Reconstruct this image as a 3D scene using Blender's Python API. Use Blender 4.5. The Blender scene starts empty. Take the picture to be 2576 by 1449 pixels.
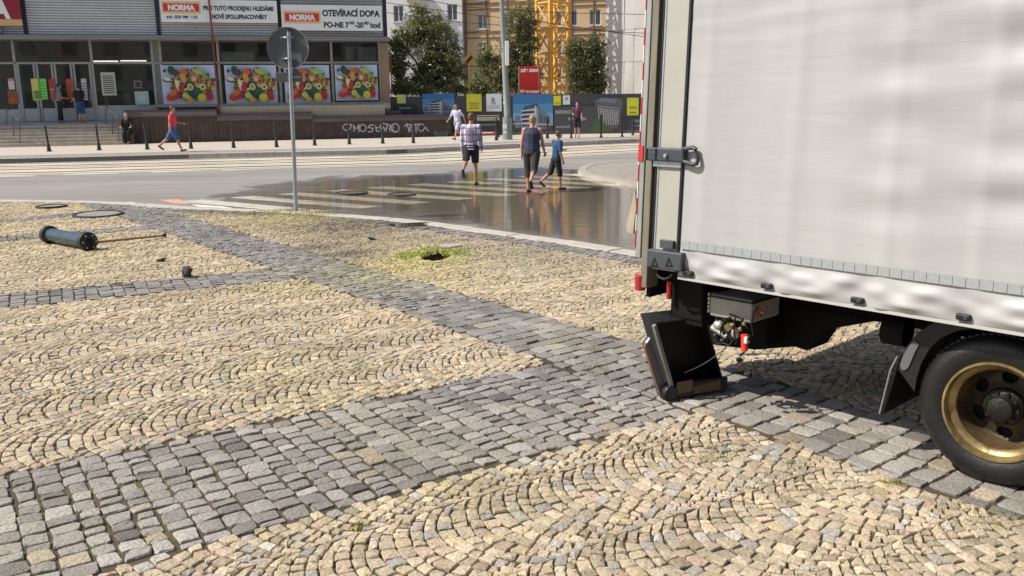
import bpy, bmesh, math, random
import numpy as np
from mathutils import Vector, Matrix
rad = math.radians
rng = np.random.default_rng(7)
random.seed(7)

# ------------------------------------------------------------------ camera, sky, sun, exposure
scene = bpy.context.scene
COL = scene.collection
FPX, PITCH, ROLL, CAMH = 2250.0, math.atan(476/2250), rad(-.7), 1.8
F_ = np.array([0, math.cos(PITCH), -math.sin(PITCH)]); R_ = np.array([1., 0, 0]); U_ = np.cross(R_, F_)
CAM = np.array([0, 0, CAMH])
def ray(x, y):
    u = (x-1288)/FPX; v = (y-724.5)/FPX; c, s = math.cos(ROLL), math.sin(ROLL)
    return F_+(u*c+v*s)*R_-(-u*s+v*c)*U_
def G(x, y, z=0.0):
    d = ray(x, y); t = (z-CAMH)/d[2]; q = CAM+d*t
    return Vector((q[0], q[1], q[2]))
cd = bpy.data.cameras.new('camera'); cam = bpy.data.objects.new('camera', cd); COL.objects.link(cam)
c_, s_ = math.cos(ROLL), math.sin(ROLL)
X_ = c_*R_+s_*U_; Y_ = -s_*R_+c_*U_; Z_ = -F_
cam.matrix_world = Matrix(((X_[0], Y_[0], Z_[0], 0), (X_[1], Y_[1], Z_[1], 0), (X_[2], Y_[2], Z_[2], CAMH), (0, 0, 0, 1)))
cd.sensor_width = 36; cd.lens = FPX/2576*36; cd.clip_start = .05; cd.clip_end = 2000
scene.camera = cam

SUN_AZ, SUN_EL = -98.0, 48.0
world = bpy.data.worlds.new('World'); scene.world = world; world.use_nodes = True
wn = world.node_tree; bg = wn.nodes['Background']
sky = wn.nodes.new('ShaderNodeTexSky'); sky.sky_type = 'NISHITA'; sky.sun_disc = False
sky.sun_elevation = rad(SUN_EL); sky.sun_rotation = rad(SUN_AZ % 360); sky.dust_density = 1.0; sky.air_density = 1.0
wm_ = wn.nodes.new('ShaderNodeMix'); wm_.data_type = 'RGBA'; wm_.inputs['Factor'].default_value = .4
wb_ = wn.nodes.new('ShaderNodeRGBToBW'); wn.links.new(sky.outputs[0], wb_.inputs[0]); wc_ = wn.nodes.new('ShaderNodeMix'); wc_.data_type = 'RGBA'; wc_.blend_type = 'MULTIPLY'; wc_.inputs['Factor'].default_value = 1
wn.links.new(wb_.outputs[0], wc_.inputs['A']); wc_.inputs['B'].default_value = (1.08, 1.0, .9, 1)
wn.links.new(sky.outputs[0], wm_.inputs['A']); wn.links.new(wc_.outputs['Result'], wm_.inputs['B']); wn.links.new(wm_.outputs['Result'], bg.inputs[0]); bg.inputs[1].default_value = .12
sl = bpy.data.lights.new('sun', 'SUN'); sun = bpy.data.objects.new('sun', sl); COL.objects.link(sun)
sl.energy = 4.4; sl.angle = rad(.5); sl.color = (1, .93, .82)
sd = Vector((math.sin(rad(SUN_AZ))*math.cos(rad(SUN_EL)), math.cos(rad(SUN_AZ))*math.cos(rad(SUN_EL)), math.sin(rad(SUN_EL))))
sun.rotation_euler = sd.to_track_quat('Z', 'Y').to_euler(); sun.location = sd*60
scene.view_settings.view_transform = 'Standard'; scene.view_settings.look = 'None'
scene.view_settings.gamma = 1; scene.view_settings.use_curve_mapping = False
scene.view_settings.exposure = .33

# ------------------------------------------------------------------ materials
MATS = {}
def mat(name, col, rough=.6, metal=0., var=0., scale=8., bump=0., bscale=None, spec=.5, col2=None, stretch=None):
    """plain surface: base colour broken up by noise, with fine relief"""
    if name in MATS: return MATS[name]
    m = bpy.data.materials.new(name); m.use_nodes = True; nt = m.node_tree; n = nt.nodes; l = nt.links
    p = n['Principled BSDF']; p.inputs['Roughness'].default_value = rough; p.inputs['Metallic'].default_value = metal
    p.inputs['Specular IOR Level'].default_value = spec
    p.inputs['Base Color'].default_value = (*col, 1)
    if var or bump or col2:
        tc = n.new('ShaderNodeTexCoord'); mp = n.new('ShaderNodeMapping'); l.new(tc.outputs['Object'], mp.inputs[0])
        if stretch: mp.inputs['Scale'].default_value = stretch
    if var or col2:
        nz = n.new('ShaderNodeTexNoise'); nz.inputs['Scale'].default_value = scale; nz.inputs['Detail'].default_value = 6
        nz.inputs['Roughness'].default_value = .65; l.new(mp.outputs[0], nz.inputs[0])
        cr = n.new('ShaderNodeValToRGB'); cr.color_ramp.elements[0].position = .3; cr.color_ramp.elements[1].position = .7
        a = col2 if col2 else tuple(c*(1-var) for c in col); b = col if col2 else tuple(min(1, c*(1+var)) for c in col)
        cr.color_ramp.elements[0].color = (*a, 1); cr.color_ramp.elements[1].color = (*b, 1)
        l.new(nz.outputs[0], cr.inputs[0]); l.new(cr.outputs[0], p.inputs['Base Color'])
    if bump:
        nb = n.new('ShaderNodeTexNoise'); nb.inputs['Scale'].default_value = bscale or scale*3; nb.inputs['Detail'].default_value = 5
        l.new(mp.outputs[0], nb.inputs[0]); bp = n.new('ShaderNodeBump'); bp.inputs['Strength'].default_value = bump
        bp.inputs['Distance'].default_value = .02; l.new(nb.outputs[0], bp.inputs['Height']); l.new(bp.outputs[0], p.inputs['Normal'])
    MATS[name] = m; return m
def attr_mat(name, rough=.8, bump=0., bscale=60, speck=0., spec=.3):
    """colour comes from the mesh colour attribute (stones, prints)"""
    if name in MATS: return MATS[name]
    m = bpy.data.materials.new(name); m.use_nodes = True; nt = m.node_tree; n = nt.nodes; l = nt.links
    p = n['Principled BSDF']; p.inputs['Roughness'].default_value = rough; p.inputs['Specular IOR Level'].default_value = spec
    at = n.new('ShaderNodeAttribute'); at.attribute_name = 'Col'; out = at.outputs['Color']
    if speck or bump:
        ge = n.new('ShaderNodeNewGeometry')
    if speck:
        nz = n.new('ShaderNodeTexNoise'); nz.inputs['Scale'].default_value = 70; nz.inputs['Detail'].default_value = 8; nz.inputs['Roughness'].default_value = .75
        l.new(ge.outputs['Position'], nz.inputs[0])
        mr = n.new('ShaderNodeMapRange'); mr.inputs[1].default_value = .3; mr.inputs[2].default_value = .7
        mr.inputs[3].default_value = 1-speck; mr.inputs[4].default_value = 1+speck; l.new(nz.outputs[0], mr.inputs[0])
        n2 = n.new('ShaderNodeTexNoise'); n2.inputs['Scale'].default_value = 1.1; n2.inputs['Detail'].default_value = 5; l.new(ge.outputs['Position'], n2.inputs[0])
        m2 = n.new('ShaderNodeMapRange'); m2.inputs[1].default_value = .3; m2.inputs[2].default_value = .7; m2.inputs[3].default_value = .84; m2.inputs[4].default_value = 1.12
        l.new(n2.outputs[0], m2.inputs[0])
        mu = n.new('ShaderNodeMath'); mu.operation = 'MULTIPLY'; l.new(mr.outputs[0], mu.inputs[0]); l.new(m2.outputs[0], mu.inputs[1])
        vm = n.new('ShaderNodeVectorMath'); vm.operation = 'SCALE'; l.new(out, vm.inputs[0]); l.new(mu.outputs[0], vm.inputs['Scale']); out = vm.outputs[0]
    l.new(out, p.inputs['Base Color'])
    if bump:
        nb = n.new('ShaderNodeTexNoise'); nb.inputs['Scale'].default_value = bscale; nb.inputs['Detail'].default_value = 6
        l.new(ge.outputs['Position'], nb.inputs[0]); bp = n.new('ShaderNodeBump'); bp.inputs['Strength'].default_value = bump
        bp.inputs['Distance'].default_value = .012; l.new(nb.outputs[0], bp.inputs['Height']); l.new(bp.outputs[0], p.inputs['Normal'])
    MATS[name] = m; return m
def emit_mat(name, col, s):
    m = bpy.data.materials.new(name); m.use_nodes = True; p = m.node_tree.nodes['Principled BSDF']
    p.inputs['Emission Color'].default_value = (*col, 1); p.inputs['Emission Strength'].default_value = s; return m
def glass_mat(name, tint=(.75, .8, .8), base=.12):
    m = bpy.data.materials.new(name); m.use_nodes = True; nt = m.node_tree; n = nt.nodes; l = nt.links
    n.remove(n['Principled BSDF']); o = n['Material Output']
    tr = n.new('ShaderNodeBsdfTransparent'); tr.inputs[0].default_value = (*tint, 1)
    gl = n.new('ShaderNodeBsdfGlossy'); gl.inputs['Roughness'].default_value = .02
    fr = n.new('ShaderNodeFresnel'); fr.inputs[0].default_value = 1.5
    ad = n.new('ShaderNodeMath'); ad.operation = 'ADD'; ad.inputs[1].default_value = base; l.new(fr.outputs[0], ad.inputs[0])
    tc = n.new('ShaderNodeTexCoord'); nz = n.new('ShaderNodeTexNoise'); nz.inputs['Scale'].default_value = .6; l.new(tc.outputs['Object'], nz.inputs[0])
    bp = n.new('ShaderNodeBump'); bp.inputs['Strength'].default_value = .06; l.new(nz.outputs[0], bp.inputs['Height']); l.new(bp.outputs[0], gl.inputs['Normal'])
    mx = n.new('ShaderNodeMixShader'); l.new(ad.outputs[0], mx.inputs[0]); l.new(tr.outputs[0], mx.inputs[1]); l.new(gl.outputs[0], mx.inputs[2])
    l.new(mx.outputs[0], o.inputs[0]); MATS[name] = m; return m

M_steel = mat('galvanised_steel', (.42, .45, .47), .45, .7, .12, 30, .05)
M_black = mat('black_plastic', (.010, .0105, .012), .5, 0, .3, 12, .1)
M_under = mat('dirty_black_steel', (.006, .006, .0065), .8, 0, .4, 9, .2, spec=.25)
M_dark = mat('dark_grey_plastic', (.05, .055, .065), .5, 0, .15, 14, .15)
M_white = mat('white_paint', (.72, .72, .70), .5, 0, .05, 5, .03)
M_alu = mat('weathered_aluminium', (.38, .38, .37), .5, .6, .25, 7, .1, stretch=(1, 1, .3))
M_red = mat('red_plastic', (.42, .03, .03), .4, 0, .2, 10)
M_text = mat('dark_print', (.03, .035, .05), .6)
M_textred = mat('red_print', (.55, .02, .03), .55)
M_yel = mat('yellow_print', (.75, .62, .12), .6, 0, .08, 3)

# ------------------------------------------------------------------ mesh helpers
class MB:
    def __init__(s): s.v = []; s.f = []; s.c = []
    def add(s, vs, fs, col=None):
        o = len(s.v); s.v += [tuple(map(float, q)) for q in vs]; s.f += [tuple(i+o for i in f) for f in fs]
        s.c += [col]*len(vs)
    def box(s, x0, x1, y0, y1, z0, z1, col=None):
        v = [(x, y, z) for x in (x0, x1) for y in (y0, y1) for z in (z0, z1)]
        s.add(v, [(0, 1, 3, 2), (4, 6, 7, 5), (0, 4, 5, 1), (2, 3, 7, 6), (0, 2, 6, 4), (1, 5, 7, 3)], col); return s
    def quad(s, a, b, c, d, col=None): s.add([a, b, c, d], [(0, 1, 2, 3)], col); return s
    def poly(s, pts, col=None): s.add(pts, [tuple(range(len(pts)))], col); return s
    def prism(s, pts, off, col=None):
        """closed outline pts (3D) swept by vector off"""
        n = len(pts); off = Vector(off); a = [Vector(p) for p in pts]; b = [p+off for p in a]
        s.add(a+b, [tuple(range(n))[::-1], tuple(range(n, 2*n))]+[(i, (i+1) % n, n+(i+1) % n, n+i) for i in range(n)], col); return s
    def tube(s, pts, r, n=8, cap=True, col=None):
        pts = [Vector(p) for p in pts]; rs = r if hasattr(r, '__len__') else [r]*len(pts); vs = []; fs = []
        for i, p in enumerate(pts):
            t = (pts[min(i+1, len(pts)-1)]-pts[max(i-1, 0)]).normalized()
            a = Vector((0, 0, 1)) if abs(t.z) < .9 else Vector((1, 0, 0)); u = t.cross(a).normalized(); w = t.cross(u)
            vs += [p+(u*math.cos(2*math.pi*k/n)+w*math.sin(2*math.pi*k/n))*rs[i] for k in range(n)]
        for i in range(len(pts)-1): fs += [(i*n+k, i*n+(k+1) % n, (i+1)*n+(k+1) % n, (i+1)*n+k) for k in range(n)]
        if cap: fs += [tuple(range(n))[::-1], tuple(range((len(pts)-1)*n, len(pts)*n))]
        s.add(vs, fs, col); return s
    def lathe(s, prof, n=48, c=(0, 0, 0), axis='y', col=None):
        """prof = [(radius, along axis)]"""
        vs = []; fs = []; m = len(prof)
        for k in range(n):
            a = 2*math.pi*k/n
            for r, h in prof:
                q = (r*math.cos(a), h, r*math.sin(a)) if axis == 'y' else (r*math.cos(a), r*math.sin(a), h)
                vs.append((q[0]+c[0], q[1]+c[1], q[2]+c[2]))
        for k in range(n):
            for j in range(m-1): fs.append((k*m+j, k*m+j+1, ((k+1) % n)*m+j+1, ((k+1) % n)*m+j))
        s.add(vs, fs, col); return s
    def ball(s, c, r, n=8, col=None):
        r = r if hasattr(r, '__len__') else (r, r, r); vs = [(c[0], c[1], c[2]-r[2])]; fs = []; m = max(4, n)
        for i in range(1, n):
            t = math.pi*i/n
            for k in range(m):
                a = 2*math.pi*k/m; vs.append((c[0]+r[0]*math.sin(t)*math.cos(a), c[1]+r[1]*math.sin(t)*math.sin(a), c[2]-r[2]*math.cos(t)))
        vs.append((c[0], c[1], c[2]+r[2])); last = len(vs)-1
        for k in range(m): fs.append((0, 1+(k+1) % m, 1+k)); fs.append((last, last-m+k, last-m+(k+1) % m))
        for i in range(n-2):
            for k in range(m): fs.append((1+i*m+k, 1+i*m+(k+1) % m, 1+(i+1)*m+(k+1) % m, 1+(i+1)*m+k))
        s.add(vs, fs, col); return s
    def build(s, name, m, parent=None, bevel=0, smooth=False, kind=None, recalc=True):
        me = bpy.data.meshes.new(name); me.from_pydata(s.v, [], s.f)
        if any(c is not None for c in s.c):
            a = me.attributes.new('Col', 'FLOAT_COLOR', 'POINT')
            a.data.foreach_set('color', np.array([(*(c or (.5, .5, .5)), 1) for c in s.c], np.float32).ravel())
        if recalc:
            b = bmesh.new(); b.from_mesh(me); bmesh.ops.recalc_face_normals(b, faces=b.faces); b.to_mesh(me); b.free()
        if smooth: me.shade_smooth()
        me.materials.append(m); me.update()
        o = bpy.data.objects.new(name, me); COL.objects.link(o)
        if parent: o.parent = parent
        if bevel:
            bv = o.modifiers.new('bevel', 'BEVEL'); bv.width = bevel; bv.segments = 2; bv.limit_method = 'ANGLE'
        if smooth and bevel == 0 and smooth != 'all': 
            o.data.set_sharp_from_angle(angle=rad(40))
        if kind: o['kind'] = kind
        return o
def tag(o, label=None, cat=None, group=None, kind=None):
    if label: o['label'] = label
    if cat: o['category'] = cat
    if group: o['group'] = group
    if kind: o['kind'] = kind
    return o
class Frame:
    def __init__(s, o, deg): s.o = Vector(o); s.a = rad(deg); s.u = Vector((math.cos(s.a), math.sin(s.a), 0)); s.n = Vector((-math.sin(s.a), math.cos(s.a), 0))
    def w(s, x, y=0, z=0): return s.o+s.u*x+s.n*y+Vector((0, 0, z))
    def hit(s, px, py, y=0):
        d = Vector(ray(px, py)); P = s.o+s.n*y; C = Vector(CAM); t = (P-C).dot(s.n)/d.dot(s.n); q = C+d*t
        return (q-s.o).dot(s.u), q.z-s.o.z
def thing(name, label, cat, loc, rz=0, group=None):
    o = bpy.data.objects.new(name, None); COL.objects.link(o); o.location = loc; o.rotation_euler = (0, 0, rz)
    o.empty_display_size = .2
    return tag(o, label, cat, group)
def copy_tree(o, parent=None):
    c = o.copy(); COL.objects.link(c)
    if parent: c.parent = parent
    for ch in o.children: copy_tree(ch, c)
    return c
def text(body, size, m, parent, loc, rot=(math.pi/2, 0, 0), width=None, bold=.012, name='lettering', depth=.004):
    cu = bpy.data.curves.new(name, 'FONT'); cu.body = body; cu.size = size; cu.extrude = depth; cu.offset = (bold+.012)*size; cu.align_x = 'LEFT'
    t = bpy.data.objects.new(name, cu); COL.objects.link(t); bpy.context.view_layer.update()
    me = bpy.data.meshes.new_from_object(t); COL.objects.unlink(t); bpy.data.objects.remove(t)
    if width:
        xs = [v.co.x for v in me.vertices]; k = width/(max(xs)-min(xs)); x0 = min(xs)
        for v in me.vertices: v.co.x = (v.co.x-x0)*k
    me.materials.clear(); me.materials.append(m); o = bpy.data.objects.new(name, me); COL.objects.link(o); o.parent = parent
    o.location = loc; o.rotation_euler = rot; return o
def np_mesh(name, V, loops, sizes, m, cols=None, parent=None):
    me = bpy.data.meshes.new(name); me.vertices.add(len(V)); me.vertices.foreach_set('co', np.ascontiguousarray(V, np.float32).ravel())
    me.loops.add(len(loops)); me.loops.foreach_set('vertex_index', np.ascontiguousarray(loops, np.int32))
    me.polygons.add(len(sizes)); st = np.concatenate([[0], np.cumsum(sizes)[:-1]]).astype(np.int32)
    me.polygons.foreach_set('loop_start', st)
    if cols is not None:
        a = me.attributes.new('Col', 'FLOAT_COLOR', 'POINT'); c = np.ones((len(V), 4), np.float32); c[:, :3] = cols; a.data.foreach_set('color', c.ravel())
    me.update(calc_edges=True); me.shade_flat(); me.materials.append(m)
    o = bpy.data.objects.new(name, me); COL.objects.link(o)
    if parent: o.parent = parent
    return o

# ------------------------------------------------------------------ ground: base, road, tram bed, pavement, kerbs
RZ = -.16
b = MB(); b.quad((-500, -300, -.32), (500, -300, -.32), (500, 900, -.32), (-500, 900, -.32))
tag(b.build('ground', mat('ground_asphalt', (.10, .10, .10), .9, 0, .2, .4)), kind='structure')

plaza_kerb = [G(*p) for p in [(-420, 500), (0, 503), (130, 504), (250, 505), (330, 510), (400, 515), (500, 521), (620, 526), (745, 531), (870, 539), (1000, 549), (1100, 560), (1200, 574), (1400, 600), (1590, 629), (1800, 665), (2100, 730)]]
far_kerb = [G(*p) for p in [(-500, 412), (0, 399.6), (281, 393), (548, 386), (981, 376.7), (1253, 364), (1430, 356.5), (1610, 349), (1850, 345)]]
PK = np.array([(p.x, p.y) for p in plaza_kerb]); FK = np.array([(p.x, p.y) for p in far_kerb])
def side(P, line):
    """signed distance of points from a polyline, positive beyond it (farther from the camera)"""
    P = np.atleast_2d(P); best = np.full(len(P), 1e9); sg = np.zeros(len(P))
    for i in range(len(line)-1):
        a, c = line[i], line[i+1]; d = c-a; L = d@d; t = np.clip(((P-a)@d)/L, 0, 1); q = a+t[:, None]*d; r = P-q; ds = np.hypot(r[:, 0], r[:, 1])
        cr = d[0]*(P[:, 1]-a[1])-d[1]*(P[:, 0]-a[0]); up = ds < best-1e-9; best = np.where(up, ds, best); sg = np.where(up, np.sign(cr), sg)
    return best*sg
puddle_poly = np.array([tuple(G(x, y, RZ)[:2]) for x, y in [(480, 505), (600, 470), (800, 447), (1010, 437), (1180, 428), (1330, 418), (1450, 424), (1500, 438), (1570, 452), (1700, 470), (1900, 560), (1900, 700), (1590, 640), (1400, 614), (1200, 588), (1000, 562), (860, 548), (740, 541), (600, 536), (520, 530)]])
def poly_dist(P, poly):
    inside = np.zeros(len(P), bool); best = np.full(len(P), 1e9); n = len(poly)
    for i in range(n):
        a, c = poly[i], poly[(i+1) % n]; d = c-a; t = np.clip(((P-a)@d)/(d@d), 0, 1); r = P-(a+t[:, None]*d); best = np.minimum(best, np.hypot(r[:, 0], r[:, 1]))
        cond = ((a[1] > P[:, 1]) != (c[1] > P[:, 1])); xx = (c[0]-a[0])*(P[:, 1]-a[1])/((c[1]-a[1]) if abs(c[1]-a[1]) > 1e-9 else 1e-9)+a[0]; inside ^= cond & (P[:, 0] < xx)
    return np.where(inside, best, -best)
def grid(x0, x1, y0, y1, st):
    xs = np.arange(x0, x1+st*.5, st); ys = np.arange(y0, y1+st*.5, st); X, Y = np.meshgrid(xs, ys); nx, ny = len(xs), len(ys)
    P = np.stack([X.ravel(), Y.ravel()], 1); i = np.arange(nx-1); j = np.arange(ny-1); I, J = np.meshgrid(i, j); a = (J*nx+I).ravel()
    return P, np.stack([a, a+1, a+nx+1, a+nx], 1)
def wet_noise(P):
    x, y = P[:, 0], P[:, 1]
    return .35*np.sin(x*1.3+.6*np.sin(y*1.1))+.3*np.sin(y*2.3+1.7*np.sin(x*.9))+.2*np.sin(3.1*x-2.2*y)
P, Fq = grid(-45, 22, 7, 48, .25)
wet = np.clip((poly_dist(P, puddle_poly)+.5+wet_noise(P)*.6)/1.3, 0, 1)
road = np_mesh('road', np.c_[P, np.full(len(P), RZ)], Fq.ravel(), np.full(len(Fq), 4), None, np.c_[wet, wet, wet])
road['kind'] = 'structure'
def road_mat():
    m = bpy.data.materials.new('road_asphalt'); m.use_nodes = True; nt = m.node_tree; n = nt.nodes; l = nt.links; p = n['Principled BSDF']
    ge = n.new('ShaderNodeNewGeometry'); at = n.new('ShaderNodeAttribute'); at.attribute_name = 'Col'
    nz = n.new('ShaderNodeTexNoise'); nz.inputs['Scale'].default_value = .5; nz.inputs['Detail'].default_value = 9; nz.inputs['Roughness'].default_value = .7
    mp = n.new('ShaderNodeMapping'); mp.inputs['Rotation'].default_value = (0, 0, rad(-18)); mp.inputs['Scale'].default_value = (.35, 1.6, 1)
    l.new(ge.outputs['Position'], mp.inputs[0]); l.new(mp.outputs[0], nz.inputs[0])
    cr = n.new('ShaderNodeValToRGB'); cr.color_ramp.elements[0].position = .32; cr.color_ramp.elements[0].color = (.20, .187, .176, 1)
    cr.color_ramp.elements[1].position = .68; cr.color_ramp.elements[1].color = (.315, .297, .282, 1); l.new(nz.outputs[0], cr.inputs[0])
    n3 = n.new('ShaderNodeTexNoise'); n3.inputs['Scale'].default_value = 45; n3.inputs['Detail'].default_value = 4; l.new(ge.outputs['Position'], n3.inputs[0])
    n4 = n.new('ShaderNodeTexNoise'); n4.inputs['Scale'].default_value = 1.8; n4.inputs['Detail'].default_value = 5; l.new(ge.outputs['Position'], n4.inputs[0])
    ad = n.new('ShaderNodeMath'); ad.operation = 'ADD'; l.new(at.outputs['Fac'], ad.inputs[0])
    m4 = n.new('ShaderNodeMapRange'); m4.inputs[1].default_value = .3; m4.inputs[2].default_value = .7; m4.inputs[3].default_value = -.35; m4.inputs[4].default_value = .35; l.new(n4.outputs[0], m4.inputs[0]); l.new(m4.outputs[0], ad.inputs[1])
    w = n.new('ShaderNodeMapRange'); w.inputs[1].default_value = .3; w.inputs[2].default_value = .6; l.new(ad.outputs[0], w.inputs[0])
    mx = n.new('ShaderNodeMix'); mx.data_type = 'RGBA'; l.new(w.outputs[0], mx.inputs['Factor']); l.new(cr.outputs[0], mx.inputs['A']); mx.inputs['B'].default_value = (.165, .152, .138, 1)
    l.new(mx.outputs['Result'], p.inputs['Base Color'])
    r = n.new('ShaderNodeMapRange'); r.inputs[3].default_value = .75; r.inputs[4].default_value = .3; l.new(w.outputs[0], r.inputs[0]); l.new(r.outputs[0], p.inputs['Roughness'])
    bp = n.new('ShaderNodeBump'); bp.inputs['Strength'].default_value = .25; bp.inputs['Distance'].default_value = .01; l.new(n3.outputs[0], bp.inputs['Height']); l.new(bp.outputs[0], p.inputs['Normal'])
    return m
road.data.materials.clear(); road.data.materials.append(road_mat())
# standing water: its own sheet over the road, with an uneven outline
P, Fq = grid(-13, 11, 9, 29, .12)
d = poly_dist(P, puddle_poly)+wet_noise(P)*.8-.25+.12*np.sin(P[:, 0]*9+P[:, 1]*4)*np.sin(P[:, 1]*11); d = np.where(side(P, PK) < .02, -1, d); d = np.where(d > 0, d*np.clip((P[:, 0]+5.5)/5, .25, 1), d)
keep = (d[Fq] > 0).all(1); used = np.unique(Fq[keep]); remap = -np.ones(len(P), int); remap[used] = np.arange(len(used))
pud = np_mesh('puddle', np.c_[P[used], np.full(len(used), RZ+.008)], remap[Fq[keep]].ravel(), np.full(keep.sum(), 4), None, np.repeat(np.clip(d[used]/1.2, 0, 1)[:, None], 3, 1))
pud['kind'] = 'structure'
def water_mat():
    m = bpy.data.materials.new('standing_water'); m.use_nodes = True; nt = m.node_tree; n = nt.nodes; l = nt.links; n.remove(n['Principled BSDF'])
    at = n.new('ShaderNodeAttribute'); at.attribute_name = 'Col'; ge = n.new('ShaderNodeNewGeometry')
    tr = n.new('ShaderNodeBsdfTransparent'); tr.inputs[0].default_value = (.92, .90, .87, 1); tr2 = n.new('ShaderNodeBsdfTransparent')
    gl = n.new('ShaderNodeBsdfGlossy'); gl.inputs['Roughness'].default_value = .06; gl.inputs[0].default_value = (1, 1, 1, 1)
    fr = n.new('ShaderNodeFresnel'); fr.inputs[0].default_value = 1.33
    nz = n.new('ShaderNodeTexNoise'); nz.inputs['Scale'].default_value = 1.6; nz.inputs['Detail'].default_value = 3
    mp = n.new('ShaderNodeMapping'); mp.inputs['Scale'].default_value = (.6, 3.0, 1); l.new(ge.outputs['Position'], mp.inputs[0]); l.new(mp.outputs[0], nz.inputs[0])
    bp = n.new('ShaderNodeBump'); bp.inputs['Strength'].default_value = .22; bp.inputs['Distance'].default_value = .02; l.new(nz.outputs[0], bp.inputs['Height']); l.new(bp.outputs[0], gl.inputs['Normal'])
    mx = n.new('ShaderNodeMixShader'); l.new(fr.outputs[0], mx.inputs[0]); l.new(tr.outputs[0], mx.inputs[1]); l.new(gl.outputs[0], mx.inputs[2])
    n2 = n.new('ShaderNodeTexNoise'); n2.inputs['Scale'].default_value = 2.4; n2.inputs['Detail'].default_value = 6
    m2 = n.new('ShaderNodeMapping'); m2.inputs['Scale'].default_value = (.5, 2.5, 1); l.new(ge.outputs['Position'], m2.inputs[0]); l.new(m2.outputs[0], n2.inputs[0])
    ad = n.new('ShaderNodeMath'); ad.operation = 'ADD'; l.new(at.outputs['Fac'], ad.inputs[0]); l.new(n2.outputs[0], ad.inputs[1])
    mr = n.new('ShaderNodeMapRange'); mr.inputs[1].default_value = .5; mr.inputs[2].default_value = 1.05; l.new(ad.outputs[0], mr.inputs[0])
    m3 = n.new('ShaderNodeMixShader'); l.new(mr.outputs[0], m3.inputs[0]); l.new(tr2.outputs[0], m3.inputs[1]); l.new(mx.outputs[0], m3.inputs[2]); l.new(m3.outputs[0], n['Material Output'].inputs[0])
    return m
M_water = water_mat(); pud.data.materials.clear(); pud.data.materials.append(M_water)

def strip(name, line, d0, d1, z, m, parent=None, thick=0, kind='structure'):
    """a band beside a polyline, d metres beyond it"""
    b = MB(); L = []
    for i in range(len(line)):
        t = (Vector(line[min(i+1, len(line)-1)])-Vector(line[max(i-1, 0)])); nn = Vector((-t[1], t[0])).normalized()
        p = Vector(line[i][:2]); L.append((p+nn*d0, p+nn*d1))
    for i in range(len(L)-1):
        a, c = L[i]; e, g = L[i+1]
        if thick: b.prism([(a.x, a.y, z-thick), (e.x, e.y, z-thick), (g.x, g.y, z-thick), (c.x, c.y, z-thick)], (0, 0, thick))
        else: b.quad((a.x, a.y, z), (e.x, e.y, z), (g.x, g.y, z), (c.x, c.y, z))
    o = b.build(name, m, parent); 
    if kind: o['kind'] = kind
    return o
def dens(line, n):
    out = []
    for i in range(len(line)-1):
        for k in range(n): out.append(tuple(np.array(line[i])+(np.array(line[i+1])-np.array(line[i]))*k/n))
    return out+[tuple(line[-1])]
FKL = [tuple(p) for p in FK]; FKD = dens(FKL, 6)
M_pave = mat('pale_mosaic_paving', (.48, .43, .37), .85, 0, .12, 2.2, .2, 30)
M_asph2 = mat('grey_paving_strip', (.27, .25, .24), .85, 0, .15, 2, .2, 40)
b = MB()
for i in range(len(FKD)-1):
    (x0, y0), (x1, y1) = FKD[i], FKD[i+1]; b.quad((x0, y0, -.002), (x1, y1, -.002), (x1-9, y1+34, -.002), (x0-9, y0+34, -.002))
tag(b.build('pavement', M_pave), kind='structure')
strip('pavement_edge', FKD, .34, 2.2, .003, M_asph2)
# far kerb laid stone by stone
kerb = strip('kerb', FKD, -.02, .3, -.012, mat('kerb_bed', (.16, .15, .14), .9), thick=.2)
M_kerb = mat('kerb_granite', (.44, .40, .36), .8, 0, .15, 6, .2)
def along(line, s):
    acc = 0
    for i in range(len(line)-1):
        a = Vector(line[i]); c = Vector(line[i+1]); L = (c-a).length
        if acc+L >= s or i == len(line)-2:
            t = (s-acc)/L; return a+(c-a)*t, (c-a).normalized()
        acc += L
def line_len(line): return sum((Vector(line[i+1])-Vector(line[i])).length for i in range(len(line)-1))
def kerb_stones(line, parent, length, w0, w1, ztop, depth, m, s0, s1):
    s = s0
    while s < s1:
        a, t = along(line, s+.006); c, _ = along(line, min(s+length, s1)-.006); nn = Vector((-t.y, t.x)); dz = random.uniform(-.004, .004)
        q = [a+nn*w0, c+nn*w0, c+nn*w1, a+nn*w1]
        b = MB(); b.prism([(p.x, p.y, ztop-depth) for p in q], (0, 0, depth+dz)); b.build('kerb_stone', m, parent, bevel=.012); s += length
kerb_stones(FKL, kerb, 1.0, -.03, .3, .012, .2, M_kerb, 12, 44)
# tram track bed with four rails, parallel to the far kerb
FKR = [G(x, y, RZ) for x, y in [(-500, 425), (0, 409), (281, 403), (548, 396), (981, 386), (1253, 372), (1430, 364), (1610, 357), (1850, 352)]]
FKRl = dens([(p.x, p.y) for p in FKR], 6)
track = strip('tram_track', FKRl, -6.6, -.3, RZ+.006, mat('track_concrete', (.52, .47, .39), .85, 0, .3, 1.5, .15, 30, stretch=(.3, 1.5, 1)))
M_rail = mat('rail_steel', (.10, .09, .08), .45, .5, .2, 5)
for dd in (-1.0, -2.43, -4.0, -5.43):
    strip('rail', FKRl, dd-.11, dd+.11, RZ+.012, M_rail, track, kind=None)
for dd in (-.55, -3.2, -6.2):
    strip('joint', FKRl, dd-.07, dd+.07, RZ+.011, mat('track_joint', (.2, .17, .13), .9), track, kind=None)
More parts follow.
